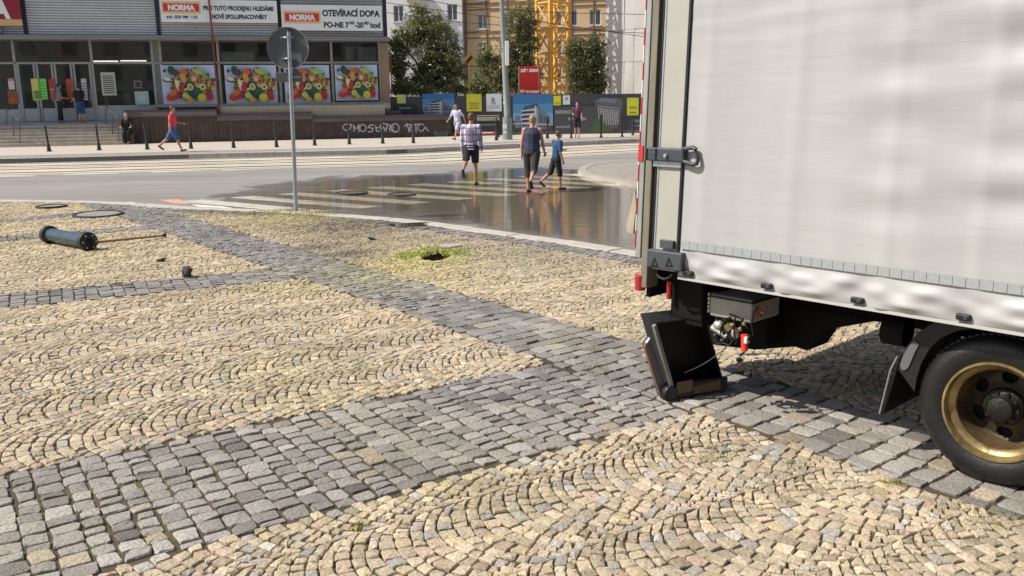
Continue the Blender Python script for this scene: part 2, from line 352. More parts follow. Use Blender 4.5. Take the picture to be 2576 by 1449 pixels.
# painted markings
M_paint = mat('worn_road_paint', (.50, .475, .40), .7, 0, .3, 6)
marks = MB()
def gq(b, pts, z): b.poly([tuple(G(x, y, z)[:2])+(z,) for x, y in pts])
ux = (G(1027, 505, RZ)-G(917, 472, RZ)).normalized(); 
cross = MB(); c0 = G(760, 508, RZ); ax = (G(1480, 440, RZ)-G(620, 505, RZ)).normalized(); sx = Vector((ax.y, -ax.x, 0)); sx = (sx+ax*.35).normalized()
for k in range(-2, 13):
    p = c0+ax*(k*1.05); a = p-sx*1.9; e = p+sx*1.9; w = ax*.26
    cross.poly([tuple(q.xy)+(RZ+.004,) for q in (a-w, e-w, e+w, a+w)])
tag(cross.build('zebra_crossing', M_paint), kind='structure')
gq(marks, [(272, 511), (330, 508), (372, 516), (300, 515)], RZ+.005)
gq(marks, [(480, 514), (560, 519), (590, 524), (500, 520)], RZ+.005)
tag(marks.build('road_marking', mat('white_road_paint', (.7, .68, .6), .7, 0, .15, 9)), kind='structure')
rm = MB(); gq(rm, [(398, 503), (450, 501), (480, 513), (440, 512)], RZ+.005)
tag(rm.build('red_road_marking', mat('pink_road_paint', (.6, .33, .24), .7, 0, .2, 9)), kind='structure')
ld = MB()
for a, e in [((-200, 447), (90, 442)), ((160, 439), (300, 435)), ((380, 433), (500, 428)), ((560, 428), (760, 420))]:
    ld.poly([tuple(G(x, y, RZ)[:2])+(RZ+.005,) for x, y in [a, e, (e[0], e[1]+2.2), (a[0], a[1]+2.2)]])
tag(ld.build('lane_marking', M_paint), kind='structure')
# cobbled traffic island right of the crossing
isl = [G(x, y, -.08) for x, y in [(1463, 429), (1468, 421), (1490, 413), (1540, 408), (1700, 398), (1900, 396), (1900, 480), (1700, 470), (1600, 462), (1520, 446), (1480, 438)]]
b = MB(); b.prism([(p.x, p.y, -.3) for p in isl], (0, 0, .22))
island = tag(b.build('traffic_island', mat('island_cobbles', (.30, .27, .235), .85, 0, .3, 7, .6, 16), bevel=.02), kind='structure')
ek = MB(); ip = [(p.x, p.y) for p in isl][:5]+[]; ek = strip('island_kerb', dens([(p.x, p.y) for p in ([isl[7], isl[8], isl[9], isl[10]]+isl[:5])], 3), -.12, .1, -.07, mat('island_kerb_stone', (.36, .33, .28), .8, 0, .1, 5), island, thick=.1, kind=None)

# ------------------------------------------------------------------ the plaza: bedding and stones
hole_c = np.array(G(1098, 642)[:2])
P, Fq = grid(-16, 9, 1.2, 18, .12)
keep = (side(P[Fq].reshape(-1, 2), PK).reshape(-1, 4) < -.1).all(1)
dh = np.hypot((P[:, 0]-hole_c[0]), (P[:, 1]-hole_c[1])*.6)
z = -.011-.35*np.exp(-(dh/.19)**4)
used = np.unique(Fq[keep]); remap = -np.ones(len(P), int); remap[used] = np.arange(len(used))
def bed_mat():
    m = bpy.data.materials.new('joint_sand_and_moss'); m.use_nodes = True; nt = m.node_tree; n = nt.nodes; l = nt.links; p = n['Principled BSDF']; p.inputs['Roughness'].default_value = .95
    ge = n.new('ShaderNodeNewGeometry'); nz = n.new('ShaderNodeTexNoise'); nz.inputs['Scale'].default_value = .9; nz.inputs['Detail'].default_value = 8; nz.inputs['Roughness'].default_value = .7; l.new(ge.outputs['Position'], nz.inputs[0])
    cr = n.new('ShaderNodeValToRGB'); e = cr.color_ramp.elements; e[0].position = .4; e[0].color = (.045, .036, .028, 1); e[1].position = .68; e[1].color = (.12, .11, .035, 1)
    x = e.new(.52); x.color = (.075, .058, .038, 1); l.new(nz.outputs[0], cr.inputs[0]); l.new(cr.outputs[0], p.inputs['Base Color'])
    return m
plaza = np_mesh('plaza', np.c_[P[used], z[used]], remap[Fq[keep]].ravel(), np.full(keep.sum(), 4), bed_mat()); plaza['kind'] = 'structure'

def gv(px, py): return np.array(G(px, py)[:2])
A0 = gv(0, 1195); A1 = gv(1385, 912); aA = (A1-A0)/np.linalg.norm(A1-A0); bA = np.array([-aA[1], aA[0]])
B0 = gv(430, 590); B1 = gv(1385, 912); aB = (B1-B0)/np.linalg.norm(B1-B0); bB = np.array([-aB[1], aB[0]])   # bB points away from the camera
C0 = gv(0, 740); C1 = gv(690, 675); aC = (C1-C0)/np.linalg.norm(C1-C0); bC = np.array([-aC[1], aC[0]])
D0 = gv(0, 600); D1 = gv(430, 567); aD = (D1-D0)/np.linalg.norm(D1-D0); bD = np.array([-aD[1], aD[0]])
E0 = gv(0, 556); E1 = gv(240, 535); aE = (E1-E0)/np.linalg.norm(E1-E0); bE = np.array([-aE[1], aE[0]])
def zone(P):
    """0 = yellow cobbles, 1..5 = grey bands, -1 = nothing"""
    z = np.zeros(len(P), int)
    inB = (((P-B0)@bB) > 0) & (((P-B0)@bB) < .84)
    leftB = ((P-B0)@bB) <= 0
    dA = (P-A0)@bA; z[leftB & (dA < 0) & (dA > -1.3)] = 1
    dC = (P-C0)@bC; z[leftB & (dC < 0) & (dC > -.72)] = 3
    dD = (P-D0)@bD; z[leftB & (dD < .25) & (dD > -.3)] = 4
    dE = (P-E0)@bE; z[(dE > -.25) & (dE < .25) & (P[:, 0] < gv(300, 535)[0])] = 5
    z[inB] = 2
    k = side(P, PK); z[(k > -.62) & (P[:, 0] > gv(300, 515)[0]) & (z == 0)] = 6
    z[k > -.27] = -1
    return z
def stones(Q, zt, hi):
    """Q (N,4,2) outlines -> vertices, loops, sizes per stone"""
    N = len(Q); c = rng.uniform(.05, .17, (N, 4)) if hi else None
    if hi:
        ring = []
        for i in range(4):
            p = Q[:, i]; a = Q[:, i-1]; e = Q[:, (i+1) % 4]; t = c[:, i][:, None]
            ring += [p+(a-p)*t, p+(e-p)*t]
        R = np.stack(ring, 1)
    else: R = Q
    n = R.shape[1]; cen = R.mean(1, keepdims=True); dirs = R-cen; ln = np.linalg.norm(dirs, axis=2, keepdims=True)
    R = R+rng.normal(0, .0022, R.shape)
    inset = np.clip(.0045/ln, 0, .3); top = R-dirs*inset*rng.uniform(.4, 1.7, (N, n, 1))
    tilt = rng.normal(0, .026, (N, 1, 2))
    zt = zt[:, None]; zz = zt+(dirs*tilt).sum(2)
    V = [np.concatenate([R, np.full((N, n, 1), -.04)], 2), np.concatenate([R, (zz-.005)[..., None]], 2), np.concatenate([top, (zz+rng.normal(0, .0016, (N, n)))[..., None]], 2)]
    if hi:
        V.append(np.concatenate([cen, (zt+rng.normal(.0025, .0015, (N, 1)))[..., None]], 2))
    V = np.concatenate(V, 1); k = V.shape[1]
    loops = []; sizes = []
    for r in range(2):
        for i in range(n):
            loops += [r*n+i, r*n+(i+1) % n, (r+1)*n+(i+1) % n, (r+1)*n+i]; sizes.append(4)
    if hi:
        for i in range(n): loops += [2*n+i, 2*n+(i+1) % n, 3*n]; sizes.append(3)
    else: loops += [2*n+i for i in range(n)]; sizes.append(n)
    L = (np.array(loops)[None]+(np.arange(N)*k)[:, None]).ravel(); S = np.tile(sizes, N)
    return V, L, S, np.array(loops), np.array(sizes)
def ccw(Q):
    a = Q[:, 1]-Q[:, 0]; b = Q[:, 2]-Q[:, 0]; cr = a[:, 0]*b[:, 1]-a[:, 1]*b[:, 0]; Q = Q.copy(); m = cr < 0; Q[m] = Q[m][:, ::-1]; return Q
# yellow cobbles in segmental arcs; columns run along the bands, crowns towards the lower left
W = .66; HA = 50; Rr = W/2/math.sin(rad(HA)); n_st = 12; step = .066
def arc_field(b0):
    arcs = []
    for colm in range(-25, 26):
        ph = rng.uniform(0, 1); off = rng.uniform(-.03, .03); wob = rng.uniform(0, 6)
        for k in range(-190, 240):
            u_ = np.linspace(-1, 1, n_st+1); u_[1:-1] += rng.normal(0, .018, n_st-1)+.5/n_st*((k % 2)-.5)*2; edges = HA*(u_+.11*np.sin(np.pi*u_))
            edges = np.radians(edges); dx = .02*math.sin(k*.13)
            def pt(phi, kk, jj): return np.stack([np.sin(phi)*Rr+colm*W+dx, -np.cos(phi)*Rr*(1+.05*math.sin(kk*.21+wob))+kk*step+off+.006*np.sin(kk*1.7+phi*5)], -1)
            lo = pt(edges, k+ph, 0); e2 = np.arcsin(np.sin(edges)*(1-step*np.cos(edges)/Rr)); e2[0] = edges[0]; e2[-1] = edges[-1]; hi_ = pt(e2, k+1+ph, 1)
            nrm = np.stack([-np.sin(edges), np.cos(edges)], -1)*.0035; lo += nrm; hi_ -= nrm; 
            a = lo[:-1].copy(); bq = lo[1:].copy(); cq = hi_[1:].copy(); dq = hi_[:-1].copy()
            g = .003; t = (bq-a)/np.linalg.norm(bq-a, axis=1, keepdims=True); a += t*g; dq += t*g; bq -= t*g; cq -= t*g
            arcs.append(np.stack([a, bq, cq, dq], 1))
    Q = np.concatenate(arcs); Q = Q+rng.normal(0, .0026, Q.shape)
    return A0+bA*b0+Q[..., 1:2]*aA+(Q[..., 0:1])*(-bA)
def dAof(P): return (P-A0)@bA
q1 = arc_field(-1.9); q2 = arc_field(.25); q1 = q1[dAof(q1.mean(1)) < -.65]; q2 = q2[dAof(q2.mean(1)) >= -.65]
Qw = np.concatenate([q1, q2])
cen = Qw.mean(1); ok = (cen[:, 1] > 2.0) & (cen[:, 1] < 17.6) & (cen[:, 0] > -13.5) & (cen[:, 0] < 8) & (np.abs(cen[:, 0]) < .62*cen[:, 1]+1.6)
Qw = Qw[ok]; cen = cen[ok]
allz = zone(Qw.reshape(-1, 2)).reshape(-1, 4); zc = zone(cen)
ok = (zc == 0) & ((allz == 0).sum(1) >= 2)
dh = np.hypot(cen[:, 0]-hole_c[0], (cen[:, 1]-hole_c[1])*.6); ok &= dh > .19
Qy = ccw(Qw[ok])
# grey setts laid in courses across each band
def band(o, a, b, l0, l1, w0, w1, cw, lw, zid):
    out = []; s = l0
    while s < l1:
        wd = cw*rng.uniform(.85, 1.15); t = w0-rng.uniform(0, lw*.9)
        while t < w1:
            ln = lw*rng.uniform(.75, 1.3); t0 = max(t, w0); t1 = min(t+ln, w1)
            if t1-t0 > .05:
                g = rng.uniform(.003, .009); j = rng.normal(0, .005, (4, 2))
                out.append(np.array([[s+g, t0+g], [s+wd-g, t0+g], [s+wd-g, t1-g], [s+g, t1-g]])+j)
            t += ln
        s += wd
    q = np.array(out); q = o+q[..., 0:1]*a+q[..., 1:2]*b; c = q.mean(1); m = zone(c) == zid
    m &= (np.abs(c[:, 0]) < .62*c[:, 1]+1.6) & (c[:, 1] > 2.0) & (c[:, 1] < 18)
    return q[m]
gq_ = [band(A0, aA, bA, -3, 9, -1.3, 0, .112, .098, 1),
       band(B0, aB, bB, -8, 6.2, 0, .84, .095, .095, 2), band(B0, aB, bB, 6.2, 14, 0, .84, .14, .125, 2),
       band(C0, aC, bC, -6, 8, -.72, 0, .115, .105, 3), band(D0, aD, bD, -6, 6, -.3, .25, .1, .1, 4), band(E0, aE, bE, -6, 3, -.25, .25, .1, .1, 5)]
KD = [tuple(p) for p in PK]
kb = []; s = 0; Lk = line_len(KD)
for r in range(5):
    s = rng.uniform(0, .05)
    while s < Lk-.12:
        p, t = along(KD, s); nn = Vector((-t.y, t.x)); w = rng.uniform(.08, .12)
        d0 = -.28-r*.1; q = [p+nn*(d0-.09)+t*.006, p+nn*(d0-.09)+t*(w-.006), p+nn*d0+t*(w-.006), p+nn*d0+t*.006]; kb.append([(v.x, v.y) for v in q]); s += w
kb = np.array(kb); c = kb.mean(1); kz = zone(c); kb = kb[((kz == 6)) & (np.abs(c[:, 0]) < .62*c[:, 1]+1.6)]; gq_.append(kb)
Qg = ccw(np.concatenate(gq_))
def stone_cols(c, grey):
    N = len(c); r = rng.random(N); v = rng.normal(1, .15, N)[:, None]
    if grey:
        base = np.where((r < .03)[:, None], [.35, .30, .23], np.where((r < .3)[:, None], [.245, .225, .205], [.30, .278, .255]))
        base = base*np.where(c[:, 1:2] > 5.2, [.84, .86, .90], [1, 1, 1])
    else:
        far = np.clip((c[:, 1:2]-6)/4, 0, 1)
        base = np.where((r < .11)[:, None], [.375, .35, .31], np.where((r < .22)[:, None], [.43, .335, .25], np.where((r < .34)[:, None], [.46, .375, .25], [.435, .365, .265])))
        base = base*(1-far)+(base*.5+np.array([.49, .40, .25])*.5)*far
    # moss and dirt stains with shapes of their own
    m = np.sin(c[:, 0]*1.7+np.sin(c[:, 1]*1.3))*np.sin(c[:, 1]*1.1+2*np.sin(c[:, 0]*.6)); m = np.clip(m-.45, 0, 1)[:, None]*1.2
    mk = .10 if grey else .3; base = base*(1-m*mk)+np.array([.34, .33, .12])*m*mk
    if True:
        for (px, py, rr, k, colr) in [(885, 640, .4, .95, (.10, .10, .10)), (795, 622, .25, .8, (.12, .11, .1)), (900, 560, 1.5, .85, (.10, .09, .08)), (1100, 642, .5, .7, (.38, .38, .08)), (745, 540, .9, .5, (.40, .34, .08)), (1180, 600, 1.2, .4, (.16, .15, .15)), (600, 525, 1.0, .6, (.13, .12, .11)), (1400, 640, 1.0, .5, (.2, .19, .18)), (1000, 680, .8, .4, (.42, .36, .08))]:
            g0 = gv(px, py); dd = np.exp(-(((c[:, 0]-g0[0])/rr)**2+((c[:, 1]-g0[1])/(rr*1.2))**2))[:, None]*k*rng.uniform(.5, 1.2, (N, 1)); dd = np.clip(dd, 0, .9); base = base*(1-dd)+np.array(colr)*dd
    return np.clip(base*v, .02, .8)
M_stone = attr_mat('split_granite', .85, .7, 60, .42)
CF = np.array(F_); 
def shown(Q):
    c = Q.mean(1); d = np.c_[c, np.zeros(len(c))]-CAM; z = d@CF; x = 1288+FPX*(d@np.array(X_))/z; y = 724.5-FPX*(d@np.array(Y_))/z
    inside = (x > 25) & (x < 2550) & (y < 1435) & (y > 0); tr = (x > 1650) & (y < 1000+(x-1700)*.32); inside &= ~tr
    ar = np.abs((Q[:, 2, 0]-Q[:, 0, 0])*(Q[:, 3, 1]-Q[:, 1, 1])-(Q[:, 3, 0]-Q[:, 1, 0])*(Q[:, 2, 1]-Q[:, 0, 1]))
    return np.where(inside, ar/z**3, 0), z
for Q, grey, nm, nmf in ((Qy, False, 'cobblestone', 'cobblestone_field'), (Qg, True, 'sett', 'sett_field')):
    sz, depth = shown(Q); order = np.argsort(-sz); big = order[:300]; rest = order[300:]
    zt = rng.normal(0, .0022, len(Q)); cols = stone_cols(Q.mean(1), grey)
    V, L, S, l1, s1 = stones(Q[big], zt[big], True)
    for k in range(len(big)):
        np_mesh(nm, V[k], l1, s1, M_stone, np.tile(cols[big[k]], (V.shape[1], 1)), plaza)
    near = rest[depth[rest] < 6.5]; fa = rest[depth[rest] >= 6.5]
    Vn, Ln, Sn, _, _ = stones(Q[near], zt[near], True); Vf, Lf, Sf, _, _ = stones(Q[fa], zt[fa], False)
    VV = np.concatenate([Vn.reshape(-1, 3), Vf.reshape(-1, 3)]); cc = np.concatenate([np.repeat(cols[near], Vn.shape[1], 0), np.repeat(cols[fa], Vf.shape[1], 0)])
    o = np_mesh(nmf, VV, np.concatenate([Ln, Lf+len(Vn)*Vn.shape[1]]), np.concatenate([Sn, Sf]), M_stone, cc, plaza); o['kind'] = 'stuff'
# near kerb: flat granite kerb stones
pk = strip('plaza_kerb', dens(KD, 4), -.27, 0, -.02, mat('kerb_mortar', (.12, .11, .1), .9), thick=.25)
kerb_stones(KD, pk, .9, -.265, .01, .004, .2, mat('plaza_kerb_granite', (.46, .42, .36), .8, 0, .15, 5, .2), 0, Lk)
# small puddle held between the stones
pc = G(1030, 566); b = MB(); pts = []
for k in range(22):
    a = 2*math.pi*k/22; pts.append((pc.x+math.cos(a)*(.3+.06*math.sin(3*a)), pc.y+math.sin(a)*(.28+.08*math.sin(2*a+1)), .006))
b.poly(pts); sp = b.build('small_puddle', mat('shallow_water', (.03, .03, .03), .05, spec=.9)); sp['kind'] = 'structure'

# ------------------------------------------------------------------ grass and weeds
M_grass = mat('weed_green', (.17, .24, .04), .7, 0, .3, 20, col2=(.30, .27, .06))
M_grass2 = mat('fresh_green', (.30, .42, .05), .7, 0, .3, 20, col2=(.45, .47, .08))
def grass(name, spots, m, n, h, wid=.006):
    b = MB()
    for (c, rx, ry) in spots:
        for _ in range(n):
            r = math.sqrt(random.random()); a = random.uniform(0, 6.283); x = c.x+rx*r*math.cos(a); y = c.y+ry*r*math.sin(a); hh = h*random.uniform(.4, 1.2)*(1.1-r*.6)
            la = random.uniform(0, 6.283); l = hh*random.uniform(.2, .9); w = Vector((-math.sin(la), math.cos(la)))*wid
            b.add([(x-w.x, y-w.y, -.01), (x+w.x, y+w.y, -.01), (x+l*math.cos(la)*.5+w.x*.6, y+l*math.sin(la)*.5+w.y*.6, hh*.65), (x+l*math.cos(la), y+l*math.sin(la), hh)], [(0, 1, 2), (0, 2, 3)])
    o = b.build(name, m, recalc=False); o['kind'] = 'stuff'; return o
grass('grass_tuft', [(G(1052, 636), .2, .3), (G(1148, 636), .18, .3), (G(1098, 625), .2, .15), (G(1020, 645), .12, .2)], M_grass2, 330, .028)
grass('dry_grass', [(G(745, 532), .55, .5), (G(690, 534), .5, .35), (G(800, 538), .4, .35)], mat('dry_grass_blades', (.42, .35, .10), .8, 0, .3, 20, col2=(.28, .27, .06)), 420, .035)
grass('weeds', [(G(1305, 1105), .09, .06), (G(1820, 1130), .12, .1), (G(1790, 1160), .1, .1), (G(1650, 1130), .1, .1), (G(150, 985), .1, .1), (G(905, 1325), .04, .04), (G(2450, 1290), .15, .12), (G(2250, 1215), .06, .05), (G(1500, 925), .1, .1), (G(2000, 1170), .08, .06), (G(2540, 1310), .12, .1), (G(330, 905), .1, .12), (G(1470, 1560), .05, .05)], M_grass, 60, .022, .003)
b = MB()
for _ in range(5000):
    px = random.uniform(0, 2570); py = random.uniform(590, 1440); g = G(px, py)
    if side(np.array([[g.x, g.y]]), PK)[0] > -.4: continue
    if math.sin(g.x*1.7+math.sin(g.y*1.3))*math.sin(g.y*1.1+2*math.sin(g.x*.6)) < random.uniform(.0, .9): continue
    for _ in range(3):
        x = g.x+random.gauss(0, .02); y = g.y+random.gauss(0, .02); a = random.uniform(0, 6.28); b.add([(x, y, -.02), (x+.006*math.cos(a), y+.006*math.sin(a), -.02), (x+.008*math.sin(a), y+.008*math.cos(a), random.uniform(.004, .014))], [(0, 1, 2)])
tag(b.build('joint_weeds', M_grass, recalc=False), kind='stuff')

# ------------------------------------------------------------------ things lying on the plaza
def chunk(name, label, px, py, s, m):
    g = G(px, py); bm = bmesh.new(); bmesh.ops.create_icosphere(bm, subdivisions=2, radius=1)
    rr = random.Random(int(px))
    for v in bm.verts: v.co = Vector((v.co.x*s[0], v.co.y*s[1], v.co.z*s[2]))*(1+rr.uniform(-.3, .25))
    me = bpy.data.meshes.new(name); bm.to_mesh(me); bm.free(); me.materials.append(m); o = bpy.data.objects.new(name, me); COL.objects.link(o)
    o.location = (g.x, g.y, s[2]*.75); o.rotation_euler = (.1, .35, rr.uniform(0, 3)); return tag(o, label, 'debris')
M_rub = mat('broken_dark_concrete', (.07, .07, .06), .9, 0, .3, 20, .4)
chunk('broken_chunk', 'jagged dark chunk standing on the narrow grey band left of the junction', 472, 697, (.055, .05, .075), M_rub)
chunk('broken_chunk', 'small flat black scrap on yellow cobbles below the rusty rod', 405, 657, (.06, .04, .02), mat('black_scrap', (.02, .015, .015), .8))
chunk('broken_chunk', 'tiny dark scrap on cobbles between sign pole and grassy hole', 935, 603, (.07, .05, .02), M_rub)
g = G(1132, 620); o = MB().prism([(-.15, -.09, 0), (.02, -.12, 0), (.16, -.02, 0), (.12, .10, 0), (-.08, .11, 0)], (0, 0, .03)).build('stone_slab', mat('pale_slab', (.38, .36, .33), .8, 0, .1, 5, .2), bevel=.01); o.location = (g.x, g.y, -.01); tag(o, 'pale flat stone slab beside the grassy hole in the paving', 'slab')
# fallen cylinder with a rusty rod
ca = G(132, 612); cb = G(216, 628); ca.z = cb.z = .112
cyl = thing('fallen_bollard', 'fallen dark blue steel cylinder with black end flanges and a long rusty rod', 'bollard', (ca+cb)/2)
mid = (ca+cb)/2; dv = (cb-ca); L = dv.length; un = dv.normalized(); sid = Vector((0, 0, 1)).cross(un)
def cp(t, up=0, s=0): return un*t+Vector((0, 0, up))+sid*s
M_blue = mat('blue_grey_enamel', (.06, .10, .13), .28, .5, .25, 9, .1)
MB().tube([cp(-L*.5), cp(L*.5)], .088, 32).build('barrel', M_blue, cyl, smooth=True)
for sgn in (-1, 1):
    MB().tube([cp(sgn*L*.5), cp(sgn*(L*.5+.02)), cp(sgn*(L*.5+.10)), cp(sgn*(L*.5+.115))], [.09, .118, .118, .10], 28).build('end_flange', M_black, cyl, smooth=True)
    MB().tube([cp(sgn*(L*.5+.1)), cp(sgn*(L*.5+.122))], [.05, .05], 16).build('socket', mat('socket_black', (.004, .004, .004), .9), cyl)
    for k in range(6):
        a = k*math.pi/3; MB().tube([cp(sgn*(L*.5+.112), .085*math.sin(a), .085*math.cos(a)), cp(sgn*(L*.5+.128), .085*math.sin(a), .085*math.cos(a))], .009, 8).build('bolt', M_steel, cyl)
r0 = cb+un*.09+Vector((0, 0, -.02)); r1 = G(410, 598); r1.z = .03
MB().tube([r0-mid, r1-mid], [.018, .014], 10).build('rod', mat('rusty_rod', (.34, .22, .15), .8, .2, .35, 30, .3), cyl, smooth=True)
MB().tube([r1-mid, r1-mid+(r1-r0).normalized()*.05], .022, 10).build('rod_tip', M_black, cyl)
# manhole cover standing proud, a flat one beside it, two in the road
def manhole(px, py, r, z, label, tilt=0, ring=(.05, .05, .05), lid=(.25, .24, .23)):
    g = G(px, py, z); t = thing('manhole_cover', label, 'manhole', (g.x, g.y, z), 0); t.rotation_euler = (tilt, 0, .3)
    MB().lathe([(r*.86, .028), (r*.9, .036), (r, .03), (r*1.02, 0), (r*1.0, -.04)], 36, axis='z').build('frame', mat('cast_iron%s' % len(MATS), ring, .6, .4, .2, 9, .2), t, smooth=True)
    b = MB(); b.lathe([(0.001, .02), (r*.86, .02), (r*.86, -.02)], 36, axis='z')
    b.build('lid', mat('lid_concrete%s' % len(MATS), lid, .85, 0, .2, 9, .2), t); return t
manhole(247, 541, .39, .0, 'raised round manhole cover with dark rim on plaza near the road', .03)
manhole(130, 521, .26, .0, 'flat dark drain cover among cobbles at the plaza edge', 0)
manhole(885, 487, .35, RZ+.002, 'iron manhole cover in the wet road near the sign pole', 0, (.06, .05, .04), (.09, .08, .07))
manhole(1010, 491, .3, RZ+.002, 'iron manhole cover under shallow water mid crossing', 0, (.06, .05, .04), (.10, .09, .08))

# ------------------------------------------------------------------ traffic sign seen from behind
g = G(745, 530); fs = Frame((g.x, g.y, 0), 4)
sg = thing('traffic_sign', 'round traffic sign seen from behind on a tall galvanised pole', 'sign', (g.x, g.y, 0), rad(4))
xt, zt_ = fs.hit(726, 70, 0); lean = xt/zt_
def sp_(z, dy=0, dx=0): return (lean*z+dx, dy, z)
MB().tube([sp_(-.05), sp_(1), sp_(zt_*.98)], .033, 16).build('pole', M_steel, sg, smooth=True)
MB().tube([sp_(zt_*.98), sp_(zt_*.98+.03)], [.036, .03], 14).build('pole_cap', M_black, sg)
cx, cz = fs.hit(724, 121, .05); rr = fs.hit(776, 121, .05)[0]-cx
MB().lathe([(0.001, .045), (rr*.97, .045), (rr, .04), (rr, .06), (rr*.97, .064), (0.001, .064)], 64, (cx, 0, cz)).build('disc', mat('sign_back_grey', (.13, .14, .15), .55, .3, .08, 6, .04), sg, smooth=True)
MB().lathe([(rr*.985, .037), (rr*1.0, .034), (rr*1.008, .05), (rr*.985, .05)], 64, (cx, 0, cz)).build('rim', mat('sign_rim', (.5, .5, .5), .4, .4), sg, smooth=True)
for zz in (cz+rr*.5, cz-rr*.5): MB().box(cx-.11, cx+.11, .03, .046, zz-.014, zz+.014).build('clamp', M_steel, sg); MB().tube([(cx-.045, -.01, zz), (cx, -.045, zz), (cx+.045, -.01, zz)], .008, 6).build('clamp_band', M_steel, sg)
x0, z0 = fs.hit(692, 183, .05); x1, z1 = fs.hit(762, 206, .05)
MB().box(x0, x1, .045, .06, z1, z0).build('supplementary_plate', mat('plate_back', (.16, .15, .16), .5, .3, .1, 6), sg, bevel=.01)
MB().box(x0+.2, x0+.42, .03, .045, (z0+z1)/2-.012, (z0+z1)/2+.012).build('clamp', M_steel, sg)

# ------------------------------------------------------------------ the truck
Wp = G(2482, 1221); TF = Frame((Wp.x, Wp.y, 0), 133)      # x towards the rear, y = outward is local -y of the frame normal
tz = rad(133)
truck = thing('truck', 'white curtain-sided truck seen from its rear side with tail lift folded up', 'truck', (Wp.x, Wp.y, 0), tz)
truck.rotation_euler = (0, 0, tz)
def TH(px, py, y=.1): return TF.hit(px, py, y)
def tb(name, m, px0, py0, px1, py1, y0, y1, bevel=.004, parent=None, refpy=None):
    """a box on the truck's flank from two photo points on the plane y1"""
    xa, za = TH(px0, py0, y1); xb, zb = TH(px1, py1, y1)
    return MB().box(min(xa, xb), max(xa, xb), y0, y1, min(za, zb), max(za, zb)).build(name, m, parent or truck, bevel=bevel)
LEAN = .045
def THt(px, py, y=.1):
    """photo point on the flank of the body, which leans in a little above the floor"""
    z = 1.5
    for _ in range(4): x, z = TF.hit(px, py, y-max(0, z-.78)*LEAN)
    return x, z
XR = THt(1714, 452)[0]; XF = -2.7; ZB = .775; ZBAND = .965; ZTOP = 2.95
# soft curtain with billows and puckered skirt
def tarp_mat():
    m = bpy.data.materials.new('white_tarpaulin'); m.use_nodes = True; nt = m.node_tree; n = nt.nodes; l = nt.links; p = n['Principled BSDF']
    p.inputs['Roughness'].default_value = .5; p.inputs['Specular IOR Level'].default_value = .45
    tc = n.new('ShaderNodeTexCoord'); mp = n.new('ShaderNodeMapping'); mp.inputs['Scale'].default_value = (4, 4, .7); l.new(tc.outputs['Object'], mp.inputs[0])
    nz = n.new('ShaderNodeTexNoise'); nz.inputs['Scale'].default_value = 1.0; nz.inputs['Detail'].default_value = 7; l.new(mp.outputs[0], nz.inputs[0])
    cr = n.new('ShaderNodeValToRGB'); cr.color_ramp.elements[0].position = .3; cr.color_ramp.elements[0].color = (.405, .41, .412, 1); cr.color_ramp.elements[1].position = .65; cr.color_ramp.elements[1].color = (.455, .46, .462, 1)
    l.new(nz.outputs[0], cr.inputs[0]); l.new(cr.outputs[0], p.inputs['Base Color'])
    m2 = n.new('ShaderNodeMapping'); m2.inputs['Scale'].default_value = (.8, 1, 5); m2.inputs['Rotation'].default_value = (0, rad(4), 0); l.new(tc.outputs['Object'], m2.inputs[0])
    n2 = n.new('ShaderNodeTexNoise'); n2.inputs['Scale'].default_value = 2.2; n2.inputs['Detail'].default_value = 6; l.new(m2.outputs[0], n2.inputs[0])
    m5 = n.new('ShaderNodeMapping'); m5.inputs['Scale'].default_value = (1.2, 1, 45); m5.inputs['Rotation'].default_value = (0, rad(3), 0); l.new(tc.outputs['Object'], m5.inputs[0])
    n5 = n.new('ShaderNodeTexNoise'); n5.inputs['Scale'].default_value = 1.5; n5.inputs['Detail'].default_value = 8; l.new(m5.outputs[0], n5.inputs[0])
    c5 = n.new('ShaderNodeMapRange'); c5.inputs[1].default_value = .60; c5.inputs[2].default_value = .74; c5.inputs[3].default_value = 1; c5.inputs[4].default_value = .90; l.new(n5.outputs[0], c5.inputs[0])
    v5 = n.new('ShaderNodeVectorMath'); v5.operation = 'SCALE'; l.new(cr.outputs[0], v5.inputs[0]); l.new(c5.outputs[0], v5.inputs['Scale']); l.new(v5.outputs[0], p.inputs['Base Color'])
    bp = n.new('ShaderNodeBump'); bp.inputs['Strength'].default_value = .3; bp.inputs['Distance'].default_value = .012; l.new(n2.outputs[0], bp.inputs['Height']); l.new(bp.outputs[0], p.inputs['Normal'])
    return m
M_tarp = tarp_mat()
nx, nz = 330, 200
xs = np.linspace(XF, XR-.012, nx); zs = np.linspace(ZB, ZTOP, nz); XX, ZZ = np.meshgrid(xs, zs)
poles = [TH(p, 400)[0] for p in (1765, 1990, 2240)]+[TH(2480, 400)[0], -.9, -1.6]
Y = np.full(XX.shape, .1)
for i, xp in enumerate(poles): Y += .005*np.exp(-((XX-xp)/.045)**2)
def bump(x, z, sx, sz, a): return a*np.exp(-((XX-x)/sx)**2-((ZZ-z)/sz)**2)
for xp, amp in ((poles[2], 1.0), (TH(2560, 300)[0], 1.5), (-.55, 1.5), (-1.2, 1.5)):
    Y += amp*.0045*np.exp(-((XX-xp)/.16)**2)*np.sin(ZZ*2*math.pi/.23+xp*5)*np.clip((ZZ-1.05)/.3, 0, 1)
    Y += amp*.0040*np.exp(-((XX-xp)/.3)**2)*np.sin(ZZ*2*math.pi/.36+1+XX*1.5)*np.clip((ZZ-1.05)/.3, 0, 1)
Y += .0012*np.sin(ZZ*50+XX*4)*np.clip((ZZ-2.0)/.3, 0, 1)*(1+.5*np.sin(XX*7))
sk = np.clip((ZBAND-.03-ZZ)/.05, 0, 1)
